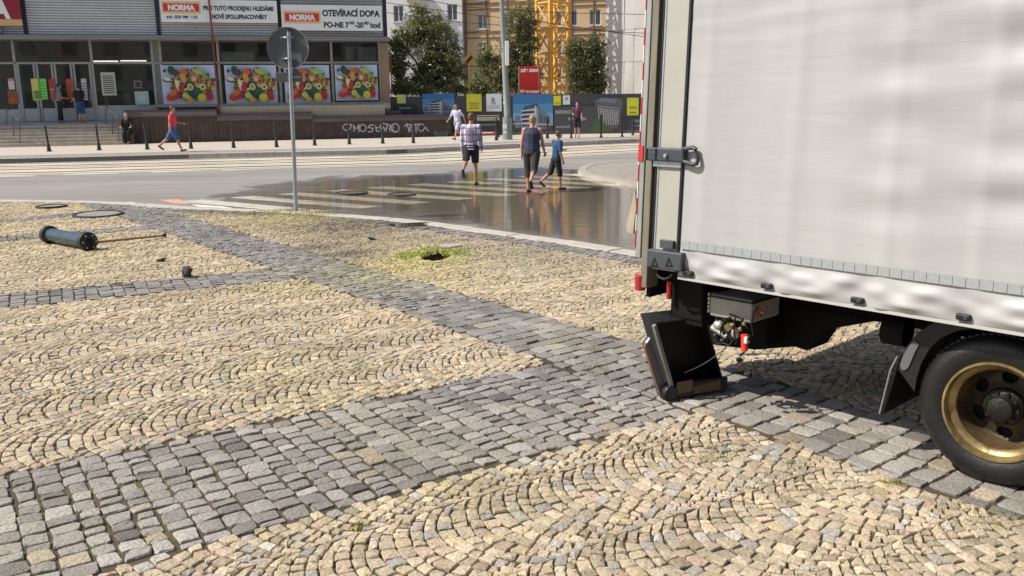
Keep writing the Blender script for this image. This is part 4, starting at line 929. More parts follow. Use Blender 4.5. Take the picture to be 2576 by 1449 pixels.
# graffiti strokes
def ribbon(b, pts, w, y):
    for i in range(len(pts)-1):
        a = Vector((pts[i][0], 0, pts[i][1])); c = Vector((pts[i+1][0], 0, pts[i+1][1])); t = (c-a)
        if t.length < 1e-6: continue
        t.normalize(); n = Vector((-t.z, 0, t.x))*w; e = t*w*.6
        b.poly([((a-e)+n).to_tuple()[:1]+(y,)+((a-e)+n).to_tuple()[2:], ((c+e)+n).to_tuple()[:1]+(y,)+((c+e)+n).to_tuple()[2:], ((c+e)-n).to_tuple()[:1]+(y,)+((c+e)-n).to_tuple()[2:], ((a-e)-n).to_tuple()[:1]+(y,)+((a-e)-n).to_tuple()[2:]])
def arcp(cx, cy, rx, ry, a0, a1, n=10): return [(cx+rx*math.cos(rad(a0+(a1-a0)*k/n)), cy-ry*math.sin(rad(a0+(a1-a0)*k/n))) for k in range(n+1)]
strokes = [arcp(873, 320, 10, 8, 90, 290), [(872, 313), (884, 313), (882, 322), (877, 330)], [(889, 314), (891, 331)], [(888, 315), (897, 325), (903, 313), (903, 332)], arcp(913, 322, 8, 9, 0, 360),
           [(940, 314), (930, 315), (926, 320), (938, 323), (937, 331), (926, 332)], [(945, 316), (947, 330), (954, 330)], [(945, 322), (953, 321)], [(956, 314), (960, 331), (965, 319), (970, 331), (975, 313)], [(980, 331), (982, 314), (990, 330)], [(978, 323), (990, 321)], [(962, 310), (990, 317)], arcp(997-22, 322, 0.1, .1, 0, 10),
           ]
strokes += [arcp(972+0, 0, 0, 0, 0, 1)] if False else []
circ = [arcp(994, 322, 10, 11, 0, 360, 16), [(988, 331), (1002, 331)]]
rtc = [[(1030, 332), (1024, 314), (1034, 313), (1036, 320), (1027, 322), (1040, 332)], [(1038, 314), (1054, 312)], [(1046, 313), (1047, 333)], arcp(1060, 321, 9, 9, 50, 300), [(1018, 318), (1024, 311), (1034, 316)], [(1062, 330), (1070, 320), (1078, 330)]]
gb = MB()
for st in strokes+circ+rtc: ribbon(gb, [ (S(x, y, -.012)[0]-7.38, S(x, y, -.012)[1]) for x, y in st], .022, -.006)
gb.build('graffiti', mat('graffiti_white', (.6, .6, .64), .6), wl)
gb = MB()
for k in range(16):
    x = 742+k*2.6; pts = [(x, 268+random.uniform(-4, 4)), (x+4, 268+random.uniform(-5, 5)), (x+2, 272+random.uniform(-4, 4))]; ribbon(gb, [S(p, q, .33) for p, q in pts], .014, .352)
for k in range(8):
    x = 965+k*2; pts = [(x, 266+random.uniform(-8, 8)), (x+3, 266+random.uniform(-8, 8))]; ribbon(gb, [S(p, q, .33) for p, q in pts], .014, .352)
gb.build('graffiti', mat('graffiti_pale', (.45, .5, .5), .6), shop)
gb = MB()
for k in range(12):
    x = 1090+k*3; pts = [(x, 335+random.uniform(-9, 9)), (x+5, 335+random.uniform(-9, 9)), (x+2, 342)]; ribbon(gb, [(S(p, q, -.012)[0]-7.38, S(p, q, -.012)[1]) for p, q in pts], .016, -.006)
gb.build('graffiti', mat('graffiti_dim', (.2, .22, .2), .6), wl)

# steps and platform at the entrance
plat = thing('entrance_steps', 'broad stone steps rising to the shop entrance platform', 'steps', FS.w(0, 0, 0), rz15)
M_step = mat('step_stone', (.40, .36, .30), .85, 0, .2, 3, .15); n = 6
for k in range(n):
    d0 = -.9+k*.2; z = .87*(k+1)/n
    MB().box(-13, -1.05-k*.02, d0, 1.6, z-.87/n+(.0 if k else -.05), z).build('step', M_step, plat, bevel=.012)
b = MB(); b.prism([(-13, .1, .86), (-13, .1, .875), (-13, 1.6, 1.05), (-13, 1.6, .86)], (12.0, 0, 0)); b.build('platform', mat('platform_paving', (.38, .38, .36), .85, 0, .12, 2, .1), plat)
def railing(label, pts_px, posts_px, d):
    t = thing('handrail', label, 'handrail', FS.w(*S(*posts_px[0][:2], d)[:1], d, 0), rz15); x0 = S(*posts_px[0][:2], d)[0]
    MB().tube([(S(x, y, dd)[0]-x0, dd-d, S(x, y, dd)[1]) for x, y, dd in pts_px], .025, 8).build('rail', M_rail2, t, smooth=True)
    for xa, ya, yb, dd in posts_px: MB().tube([(S(xa, ya, dd)[0]-x0, dd-d, S(xa, ya, dd)[1]), (S(xa, yb, dd)[0]-x0, dd-d, max(.0, S(xa, yb, dd)[1]))], .022, 8).build('post', M_rail2, t)
M_rail2 = mat('painted_handrail', (.10, .10, .11), .45, .4)
railing('thin metal handrail on the far left of the entrance steps', [(17, 272, .2), (48, 305, -.85)], [(17, 272, 318, .2), (34, 290, 345, -.3), (50, 306, 366, -.85)], -.3)
railing('thin metal handrail beside the seated man on the right of the steps', [(266, 262, .2), (298, 300, -.85)], [(266, 262, 312, .2), (283, 282, 340, -.3), (298, 302, 362, -.85)], -.3)

# signs
def board(name, label, pa, pb, d, m, cat='sign', edge=None):
    """a flat board from two opposite photo corners on the shop front"""
    x0, z1 = S(*pa, d); x1, z0 = S(*pb, d); t = thing(name, label, cat, FS.w(x0, d, z0), rz15); W_, H_ = x1-x0, z1-z0
    MB().box(0, W_, 0, .07, 0, H_).build('panel', m, t, bevel=.008)
    return t, W_, H_
M_sign = mat('sign_white', (.82, .84, .86), .45, 0, .04, 2); M_nred = mat('sign_red', (.58, .045, .05), .45); M_nyel = mat('sign_yellow_edge', (.80, .55, .25), .5)
M_let = mat('letter_white', (.85, .85, .85), .5)
def logo(t, x, z, w, h):
    MB().box(x-.07, x+w+.07, -.012, -.002, z-.1, z+h+.1).build('logo_border', M_nyel, t); MB().box(x, x+w, -.022, -.0125, z, z+h).build('logo_panel', M_nred, t)
    text('NORMA', h*.95, M_let, t, (x+w*.13, -.024, z+h*.16), width=w*.76, bold=.05)
d = .45
t, w, h = board('shop_sign', 'white shop sign seeking new staff with small red logo and phone number', (401, -2), (699, 58), d, M_sign)
logo(t, w*.025, h*.48, w*.30, h*.34); text('tel.: 225 986 615', h*.17, M_text, t, (w*.045, -.005, h*.17), width=w*.26, bold=.03)
text('PRO TUTO PRODEJNU HLEDÁME', h*.27, M_text, t, (w*.36, -.005, h*.55), width=w*.61, bold=.03); text('NOVÉ SPOLUPRACOVNÍKY', h*.27, M_text, t, (w*.43, -.005, h*.17), width=w*.48, bold=.03)
t, w, h = board('shop_sign', 'white opening hours sign with larger red logo, nearest the building corner', (706, 12), (963, 78), d, M_sign)
logo(t, w*.035, h*.36, w*.33, h*.32); text('OTEVÍRACÍ DOBA', h*.34, M_text, t, (w*.40, -.005, h*.58), width=w*.575, bold=.03); 
text('PO-NE 7', h*.30, M_text, t, (w*.41, -.005, h*.13), width=w*.25, bold=.03); text('00', h*.16, M_text, t, (w*.665, -.005, h*.26), width=w*.05, bold=.03); text('-20', h*.30, M_text, t, (w*.72, -.005, h*.13), width=w*.085, bold=.03)
text('00', h*.16, M_text, t, (w*.81, -.005, h*.26), width=w*.05, bold=.03); text('hod', h*.30, M_text, t, (w*.875, -.005, h*.13), width=w*.10, bold=.03)
t, w, h = board('shop_sign', 'dark red shop sign with large white letter and yellow lower edge at far left', (-190, -20), (55, 64), d, mat('sign_dark_red', (.28, .015, .03), .45))
MB().box(-.0, w+.03, -.012, -.002, -.02, h*.19).build('yellow_edge', mat('sign_sand', (.62, .42, .2), .5), t); text('NORMA', h*.78, M_let, t, (w*.06, -.014, h*.25), width=w*.83, bold=.05)
MB().box(-.3, w*.75, -.0, .4, -.32, -.12).build('awning_rail', mat('awning_white', (.45, .45, .45), .5), t)

# printed fruit and vegetable posters
M_print = attr_mat('colour_print', .55, spec=.3)
def ell(cx, cz, rx, rz_, a, y, n=12): return [(cx+rx*math.cos(t)*math.cos(a)-rz_*math.sin(t)*math.sin(a), y, cz+rx*math.cos(t)*math.sin(a)+rz_*math.sin(t)*math.cos(a)) for t in (2*math.pi*k/n for k in range(n))]
def fruit(W_, H_):
    r = random.Random(11); b = MB(); b.quad((0, 0, 0), (W_, 0, 0), (W_, 0, H_), (0, 0, H_), (.55, .66, .85))
    b.quad((0, -.001, 0), (W_, -.001, 0), (W_, -.001, H_*.25), (0, -.001, H_*.18), (.60, .63, .80)); y = [-.0015]
    def e(fx, fz, rx, rz_, a, c): c = tuple(q*.95+.015 for q in c); y[0] -= .0008; b.poly(ell(fx*W_, fz*H_, rx*H_, rz_*H_, a, y[0]), c)
    cols = [(.55, .06, .03), (.62, .22, .05), (.66, .42, .08), (.70, .60, .16), (.30, .40, .06), (.10, .22, .05), (.48, .03, .05), (.72, .66, .36), (.20, .05, .08), (.05, .12, .06)]
    for _ in range(420):
        fx = r.uniform(.1, .95); fz = r.uniform(.06, .93)
        if (fx-.56)**2/.17+(fz-.5)**2/.16 > 1: continue
        if fx < .3 and fz > .78: continue
        s = r.uniform(.012, .06); e(fx, fz, s*r.uniform(.9, 1.8), s*r.uniform(.35, .9), r.uniform(0, 3), r.choice(cols))
    e(.2, .86, .09, .12, .2, (.03, .07, .05)); e(.27, .8, .07, .1, 0, (.05, .06, .05)); e(.08, .85, .05, .05, 0, (.03, .12, .09))
    e(.10, .62, .10, .06, -.25, (.02, .03, .05)); e(.105, .645, .09, .05, -.25, (.72, .68, .38)); e(.29, .5, .055, .15, .25, (.66, .62, .25)); e(.29, .5, .035, .11, .25, (.72, .70, .40))
    e(.16, .18, .13, .1, .2, (.55, .05, .03)); e(.26, .22, .10, .09, 0, (.45, .02, .05)); e(.2, .28, .10, .07, .5, (.60, .16, .05)); e(.36, .42, .08, .1, 0, (.5, .02, .05)); e(.42, .83, .12, .07, -.5, (.60, .13, .04)); e(.4, .68, .07, .12, .3, (.64, .3, .1))
    e(.6, .27, .16, .14, 0, (.02, .06, .05)); e(.64, .34, .10, .08, .4, (.03, .10, .06)); e(.72, .16, .11, .11, 0, (.62, .60, .06)); e(.86, .2, .09, .12, .2, (.50, .02, .02)); e(.92, .52, .05, .06, 0, (.40, .05, .08))
    e(.75, .44, .08, .08, 0, (.70, .70, .35)); e(.75, .44, .045, .045, 0, (.12, .18, .05)); e(.52, .44, .08, .09, .3, (.66, .62, .30)); e(.52, .44, .05, .06, .3, (.25, .33, .08)); e(.7, .82, .18, .06, -.35, (.35, .5, .1)); e(.8, .72, .1, .06, -.9, (.22, .36, .08)); e(.6, .66, .09, .1, .2, (.5, .22, .15)); e(.6, .64, .05, .06, 0, (.6, .5, .3))
    e(.48, .14, .07, .12, .6, (.62, .40, .06)); e(.42, .22, .08, .08, 0, (.45, .58, .15))
    return b
for i, (pa, pb, lab) in enumerate([((403, 164), (548, 261), 'leftmost fruit and vegetable poster, above the red-shirted man'), ((563, 164), (700, 260), 'second fruit and vegetable poster, right of the thin red pole'), ((713, 164), (832, 258), 'third fruit and vegetable poster, partly behind the round sign'), ((841, 163), (952, 252), 'rightmost fruit and vegetable poster, at the building corner')]):
    x0, z1 = S(*pa, GD-.1); x1, z0 = S(*pb, GD-.1); o = fruit(x1-x0, z1-z0).build('poster', M_print, recalc=False); o.location = FS.w(x0, GD-.1, z0); o.rotation_euler = (0, 0, rz15); tag(o, lab, 'poster', 'fruit and vegetable window posters')
# small notices on the doors
M_pr = M_print
def notice(label, pa, pb, col, stripes=None, tilt=0):
    x0, z1 = S(*pa, GD-.13); x1, z0 = S(*pb, GD-.13); b = MB(); w, h = x1-x0, z1-z0; b.box(0, w, 0, .006, 0, h, col)
    for (a, c, e, f, cc) in stripes or []: b.quad((a*w, -.002, c*h), (e*w, -.002, c*h), (e*w, -.002, f*h), (a*w, -.002, f*h), cc)
    o = b.build('notice', M_pr); o.location = FS.w(x0, GD-.13, z0); o.rotation_euler = (0, 0, rz15); tag(o, label, 'notice'); return o
lines = lambda c, n=6: [(.12, .1+.8*k/n, .88, .1+.8*k/n+.05, c) for k in range(n)]
notice('yellow notice sheet with green lower half on entrance glass', (77, 198), (107, 252), (.62, .58, .18), [(.1, .05, .9, .45, (.12, .28, .05))])
notice('bright green notice sheet on entrance door', (95+31, 198)[0:1]+(198,) if False else (94+0, 198), (121, 250), (.22, .62, .16), lines((.1, .4, .08)))
notice('red notice left of the man in grey shirt', (122, 199), (139, 250), (.50, .05, .04), [(0, .47, 1, .52, (.6, .4, .35))])
notice('red notice behind the two men by the doors', (165, 198), (186, 250), (.52, .07, .04), [(.1, .1, .9, .9, (.46, .10, .05)), (0, .47, 1, .52, (.6, .4, .35))])
notice('white notice sheet right of the man in black', (202+68, 199)[0:0]+(203, 198), (222, 252), (.55, .55, .56), lines((.2, .2, .2)))
notice('small white notice with pink top on leftmost door glass', (19, 197), (38, 225), (.60, .55, .56), [(.0, .75, 1, 1, (.55, .2, .2))])
notice('tall white notice full of small print in the shop window', (252, 182), (294, 240), (.45, .48, .42), lines((.12, .12, .1), 9))
notice('small framed notice in the dark shop window', (336, 203), (358, 222), (.22, .21, .19), [(.15, .15, .85, .85, (.05, .05, .06))])
notice('pale blue poster at the lower window corner left of the pier', (338, 230), (376, 263), (.40, .52, .52), [(.3, .2, .8, .6, (.5, .6, .6))])
notice('red and brown placard low on leftmost door glass', (18, 228), (46, 262), (.22, .10, .05), [(.1, .1, .7, .5, (.45, .1, .04))])

# thin pole in front of the shop
x, z = S(552, 288, .3); tag((lambda o: (setattr(o, 'location', FS.w(x, .3, 0)), o)[1])(MB().tube([(0, 0, 1.2), (-.02, 0, 3.4), (-.12, 0, 8.5)], [.055, .05, .04], 10).build('slim_pole', mat('rust_red_pole', (.17, .05, .04), .5, .2, .2, 3), smooth=True)), 'slim rust red pole rising in front of the shop signs', 'pole')

# bollards
M_bol = mat('bollard_paint', (.035, .032, .032), .5, .2, .2, 9)
def bollard(h=1.0):
    t = thing('bollard', 'x', 'bollard', (0, 0, 0), 0, 'bollards along the far pavement')
    MB().lathe([(.001, h), (.03, h-.005), (.045, h-.03), (.047, h-.09), (.04, h-.1), (.042, .3), (.055, .28), (.075, .06), (.075, 0)], 14, axis='z').build('shaft', M_bol, t, smooth=True)
    MB().lathe([(.078, .03), (.095, .028), (.1, .0)], 14, axis='z').build('foot', M_bol, t, smooth=True); return t
bb = bollard(); words = 'leftmost black bollard on the far kerb|second black bollard from the left, by the stairs|third black bollard from the left, beside the seated man|fourth black bollard from the left, right of the red shirt|fifth black bollard from the left, under the second poster|sixth black bollard from the left, just left of the sign pole|seventh black bollard, first one right of the sign pole|eighth black bollard, before the left edge of the graffiti|ninth black bollard, crossing the round graffiti mark|tenth black bollard, in front of the shorter graffiti tag|black bollard left of the tall tram pole|thin black bollard between the vest and the boy'.split('|')
for i, (px, py) in enumerate([(124, 381), (250, 378), (371, 376), (481, 374), (588, 372), (696, 370), (792, 366), (879, 363), (963, 361), (1040, 360), (1249, 353), (1377, 348)]):
    o = bb if i == 0 else copy_tree(bb); o.location = G(px, py); o['label'] = words[i]; o.rotation_euler = (rad(random.uniform(-1, 1)), rad(-2.4+i*.25), 0)

# ------------------------------------------------------------------ tram pole, construction hoarding, banners
HF = Frame((0, 46.4, 0), 2); rzh = rad(2)
def Hh(px, py, d=0): return HF.hit(px, py, d)
g = G(1277, 351); tpf = Frame((g.x, g.y, 0), 0)
pole = thing('tram_pole', 'tall tapered grey-green tram pole with stickers near its base', 'pole', g)
top = tpf.hit(1262, 0)
MB().tube([(0, 0, 0), (0, 0, .9), (-.005, 0, 1.0), (top[0], 0, top[1]), (top[0]*1.5, 0, top[1]*1.5)], [.20, .19, .145, .105, .08], 24).build('shaft', mat('tram_pole_paint', (.26, .28, .27), .5, .2, .15, 4), pole, smooth=True)
MB().lathe([(.21, 1.0), (.21, .95), (.22, .0)], 24, axis='z').build('base_sleeve', mat('tram_pole_base', (.23, .27, .25), .6, .1, .3, 4), pole, smooth=True)
for px, py, r in ((1270, 318, .09), (1272, 333, .05), (1269, 258, .06), (1268, 246, .04)):
    x, z = tpf.hit(px, py, -.24); MB().box(x-r, x+r, -.262, -.25, z-r, z+r).build('sticker', M_let, pole, bevel=.02)
x0, z1 = tpf.hit(1270, 103, -.1); x1, z0 = tpf.hit(1281, 165, -.1)
MB().box(x0, x1, -.14, -.04, z0, z1).build('side_box', mat('white_box', (.8, .8, .78), .4), pole, bevel=.02)
MB().tube([(x0-.3, -.09, z1-.3), (x0, -.09, z1-.3)], .02, 8).build('bracket', M_steel, pole)

M_hoard = mat('anthracite_hoarding', (.055, .058, .068), .6, 0, .15, 1.5)
hw = thing('hoarding', 'long dark construction hoarding behind the far pavement', 'hoarding', HF.w(0, 0, 0), rzh)
xl = Hh(975, 300)[0]; xr = Hh(1720, 300)[0]; x = xl
while x < xr: MB().box(x+.01, x+2.19, 0, .05, .12, Hh(1300, 240)[1]+random.uniform(-.02, .02)).build('board', M_hoard, hw); MB().box(x-.04, x+.04, .05, .12, 0, 2.1).build('post', M_frame, hw); x += 2.2
MB().box(xl, xr, -.02, .04, .0, .115).build('bottom_rail', mat('hoarding_foot', (.14, .13, .11), .8), hw)
def render_print(W_, H_, sky=True, grey=False):
    b = MB(); cs = [(.05, .17, .38), (.09, .26, .48), (.20, .38, .55), (.42, .50, .55)] if not grey else [(.055, .06, .07)]*4
    for k in range(4): b.quad((0, 0, H_*(1-(k+1)/4)), (W_, 0, H_*(1-(k+1)/4)), (W_, 0, H_*(1-k/4)), (0, 0, H_*(1-k/4)), cs[k])
    if grey: return b
    def P4(pts, c, y): b.poly([(x*W_, y, z*H_) for x, z in pts], c)
    P4([(0, 0), (1, 0), (1, .22), (0, .3)], (.06, .065, .07), -.003)
    P4([(.05, .1), (.05, .42), (.18, .45), (.18, .1)], (.15, .2, .28), -.004)
    P4([(.2, .08), (.2, .56), (.62, .66), (.62, .05)], (.30, .33, .38), -.005); P4([(.62, .05), (.62, .66), (.92, .42), (.92, .08)], (.16, .19, .25), -.005); P4([(.24, .58), (.3, .68), (.6, .76), (.66, .64), (.62, .66)], (.05, .09, .13), -.006)
    for k in range(4):
        z = .14+k*.115; P4([(.22, z), (.22, z+.055), (.52, z+.055+.02), (.52, z+.02)], (.03, .05, .08), -.007); P4([(.2, z+.06), (.2, z+.085), (.55, z+.12), (.55, z+.09)], (.62, .62, .64), -.008)
    for k in range(5): x = .66+k*.055; P4([(x, .1), (x, .5-k*.04), (x+.025, .48-k*.04), (x+.025, .1)], (.05, .07, .11), -.007)
    P4([(.55, .08), (.55, .7), (.58, .7), (.58, .08)], (.6, .6, .62), -.009); P4([(0, .2), (0, .235), (1, .2), (1, .16)], (.45, .42, .4), -.009)
    return b
def panel(label, pa, pb, b=None, d=-.06, mt=None, cat='banner', name='banner', col=None):
    x0, z1 = Hh(*pa, d); x1, z0 = Hh(*pb, d); w, h = x1-x0, z1-z0; t = thing(name, label, cat, HF.w(x0, d, z0), rzh)
    MB().box(0, w, 0, .03, 0, h).build('sheet', mt or mat('sheet_'+str(len(MATS)), col or (.06, .06, .07), .6, 0, .06, 2), t); return t, w, h
def pictured(label, pa, pb):
    t, w, h = panel(label, pa, pb, col=(.05, .06, .07)); o = render_print(w, h).build('print', M_print, t, recalc=False); o.location = (0, -.006, 0); return t, w, h
pictured('blue banner picturing a curved apartment block, above the low wall', (1062, 236), (1144, 292))
pictured('larger blue banner picturing a white apartment block right of the tram pole', (1290, 238), (1391, 330))
M_by = mat('banner_yellow', (.66, .64, .05), .6, 0, .08, 2); M_byt = mat('banner_olive_print', (.30, .28, .03), .6); M_bg = mat('banner_grey_print', (.25, .26, .28), .6)
t, w, h = panel('yellow banner with olive text between two dark boards', (1173, 237), (1212, 280), mt=M_by)
for k, (z, hh) in enumerate(((.44, .06), (.33, .05), (.16, .07))): MB().box(w*.2, w*.82, -.006, -.001, h*z, h*(z+hh)).build('text_bar', M_byt, t)
t, w, h = panel('white banner with a grey letter R left of the tram pole', (1223, 236), (1262, 280), mt=mat('banner_white', (.68, .72, .76), .6, 0, .04, 2))
text('R', h*.5, M_bg, t, (w*.33, -.003, h*.42), width=w*.32, bold=.03, depth=.002)
for z in (.3, .2): MB().box(w*.15, w*.85, -.006, -.001, h*z, h*(z+.025)).build('text_bar', M_bg, t)
t, w, h = panel('small yellow banner at the foot of the crane', (1392, 241), (1411, 265), mt=M_by); MB().box(w*.2, w*.8, -.006, -.001, h*.2, h*.3).build('text_bar', M_byt, t)
t, w, h = panel('small white banner at the foot of the crane', (1416, 240), (1434, 263), mt=mat('banner_white', (.68, .72, .76), .6)); MB().box(w*.35, w*.65, -.006, -.001, h*.5, h*.8).build('text_bar', M_bg, t)
t, w, h = panel('rightmost yellow banner beside the truck', (1578, 246), (1606, 290), mt=M_by); MB().box(w*.2, w*.8, -.006, -.001, h*.4, h*.5).build('text_bar', M_byt, t); MB().box(w*.2, w*.8, -.006, -.001, h*.12, h*.2).build('text_bar', M_byt, t)
t, w, h = panel('dark banner with white lettering and a grey aerial building picture', (1394, 268), (1570, 334), col=(.07, .07, .08))
M_bt = mat('banner_pale_print', (.42, .42, .45), .6)
text('REZIDENCE', h*.16, M_bt, t, (w*.02, -.003, h*.74), width=w*.22, bold=.02, depth=.002); text('NOVÁ OPERA', h*.16, M_bt, t, (w*.2, -.003, h*.48), width=w*.26, bold=.02, depth=.002); text('prodej bytů', h*.11, M_bt, t, (w*.03, -.003, h*.22), width=w*.2, bold=.01, depth=.002)
b = MB()
def P4(pts, c, y): b.poly([(x*w, y, z*h) for x, z in pts], c)
P4([(.56, 1.2), (.66, 1.32), (.95, 1.28), (.98, 1.1), (.9, .2), (.74, .1)], (.12, .125, .14), -.012); P4([(.6, 1.18), (.68, 1.28), (.9, 1.25), (.86, 1.08)], (.17, .2, .27), -.014)
for k in range(9): x = .62+k*.033; P4([(x, .95-k*.02), (x+.012, .95-k*.02), (x+.012+.02, .3), (x+.02, .3)], (.42, .42, .42), -.016)
for k in range(6): z = .45+k*.09; P4([(.6+.02*(6-k), z+.08), (.93, z-.02), (.93, z+.01), (.6+.02*(6-k), z+.11)], (.36, .35, .36), -.018)
P4([(.5, .12), (.6, .6), (.75, .3), (.86, .05), (.6, .0)], (.08, .12, .06), -.02)
o = b.build('print', M_print, t, recalc=False)
t, w, h = panel('dark banner with pale text and a dim scene beside the shop corner', (993, 262), (1048, 292), col=(.03, .035, .05)); MB().box(w*.2, w*.75, -.006, -.001, h*.6, h*.72).build('text_bar', M_bg, t)
t, w, h = panel('small yellow and white banner right at the shop corner', (998, 238), (1021, 260), col=(.55, .52, .40)); MB().box(w*.1, w*.6, -.006, -.001, 0, h).build('yellow_half', M_by, t)
# red company sign on posts
t, w, h = panel('red square sign with white lettering in front of the yellow crane', (1306, 167), (1360, 237), d=1.2, mt=mat('company_red', (.58, .02, .02), .5, 0, .05, 2), cat='sign', name='company_sign')
text('zde staví', h*.2, M_let, t, (w*.06, -.004, h*.8), width=w*.86, bold=.03, depth=.002); text('Metrostav', h*.17, M_let, t, (w*.05, -.004, h*.05), width=w*.9, bold=.03, depth=.002)
for x in (.02, w-.06): MB().box(x-.06, x, .0, .06, -1.9, h+.02).build('post', mat('post_pale', (.5, .4, .35), .6), t)
# low street planter bench with beige top, dark banner and red stripe
gx, gz = Hh(1200, 338, -3.0); t = thing('bench', 'low dark bench with beige top and red and white foot left of the tram pole', 'bench', HF.w(gx, -3.0, 0), rzh); L = Hh(1257, 338, -3.0)[0]-gx
q = Hh(1228, 291, -3)[1]; M_bb = mat('bench_beige', (.38, .33, .25), .7)
for k in range(3): MB().box(0, L, .0+k*.1, .09+k*.1, q-.02, q+.02).build('slat', M_bb, t)
for k in range(2): MB().box(0, L, -.03, .0, q-.14-k*.09, q-.06-k*.09).build('slat', M_bb, t)
MB().box(.05, L-.05, .05, .1, .35, q-.28).build('cloth_banner', mat('green_black_banner', (.02, .05, .045), .6), t); MB().box(.1, L-.1, .044, .049, q-.45, q-.40).build('text_bar', M_bg, t)
MB().box(.1, L-.1, .02, .07, .14, .3).build('red_stripe', mat('stripe_red', (.5, .05, .04), .6), t); MB().box(.1, L-.3, .013, .019, .2, .25).build('white_stripe', M_let, t)
for x in (0, L-.08): MB().box(x, x+.08, .0, .12, 0, q-.02).build('leg', M_black, t)
gx, gz = Hh(1592, 338, -3.0); t = thing('bench', 'dark metal frame bench beside the truck', 'bench', HF.w(gx, -3.0, 0), rzh)
for x in (0, 1.15): MB().box(x, x+.06, 0, .4, 0, .75).build('leg', M_bol, t)
for k in range(3): MB().box(0, 1.2, .02+k*.13, .12+k*.13, .44, .48).build('slat', M_frame, t)
MB().box(0, 1.2, .36, .4, .6, .74).build('backrest', M_frame, t)
# railings on the right of the far pavement
for i, (px, py, lab) in enumerate([(1437, 345, 'slim dark railing post left of the woman by the hoarding'), (1512, 344, 'slim dark railing post right of the woman by the hoarding'), (1565, 342, 'slim dark railing post nearest the yellow banner')]):
    g = G(px, py+2); t = thing('railing_post', lab, 'post', g, 0, 'railing posts by the hoarding'); MB().box(-.04, .04, -.04, .04, 0, 1.05).build('shaft', M_bol, t); MB().box(-.07, .07, -.07, .07, 0, .05).build('foot', M_bol, t)

# diamond sign on a thin pole behind the hoarding
x, z = Hh(1180, 150, 2); t = thing('diamond_sign', 'worn diamond sign in yellow and black on a thin pole beside the big tree', 'sign', HF.w(x, 2, 0), rzh)
MB().prism([(-.34, 0, z), (0, 0, z-.36), (.34, 0, z), (0, 0, z+.36)], (0, .03, 0)).build('plate', mat('sign_ochre', (.42, .24, .05), .6, 0, .2, 5), t)
MB().prism([(-.2, -.004, z-.12), (-.1, -.004, z-.22), (.2, -.004, z+.12), (.1, -.004, z+.24)], (0, .003, 0)).build('stripe', M_black, t)
MB().tube([(0, .06, 0), (0, .06, z+.8)], .03, 8).build('pole', mat('ochre_pole', (.3, .22, .1), .6), t)

# ------------------------------------------------------------------ tower crane
M_cr = mat('crane_yellow', (.78, .42, .07), .5, 0, .12, 3)
cg = HF.w(*Hh(1391, 236, 13)[:1], 13, 0); crane = thing('tower_crane', 'orange yellow lattice tower crane mast behind the hoarding', 'crane', cg, rad(33))
a = 2.0/2; H_c = 34; corners = [(-a*.72, -a*.72), (a*.72, -a*.72), (a*.72, a*.72), (-a*.72, a*.72)]
for x, y in corners: MB().box(x-.10, x+.10, y-.10, y+.10, 0, H_c).build('corner_leg', M_cr, crane)
nb = 22
for f in range(4):
    (xa, ya), (xb, yb) = corners[f], corners[(f+1) % 4]
    for k in range(nb):
        z0 = k*H_c/nb; z1 = (k+1)*H_c/nb
        MB().tube([(xa, ya, z0), (xb, yb, z0)], .07, 6).build('strut', M_cr, crane)
        if f % 2: MB().tube([(xa, ya, z0), (xb, yb, z1)], .048, 6).build('brace', M_cr, crane); MB().tube([(xb, yb, z0), (xa, ya, z1)], .048, 6).build('brace', M_cr, crane)
        else:
            mx, my = (xa+xb)/2, (ya+yb)/2; MB().tube([(xa, ya, z0), (mx, my, z1)], .048, 6).build('brace', M_cr, crane); MB().tube([(mx, my, z1), (xb, yb, z0)], .048, 6).build('brace', M_cr, crane)

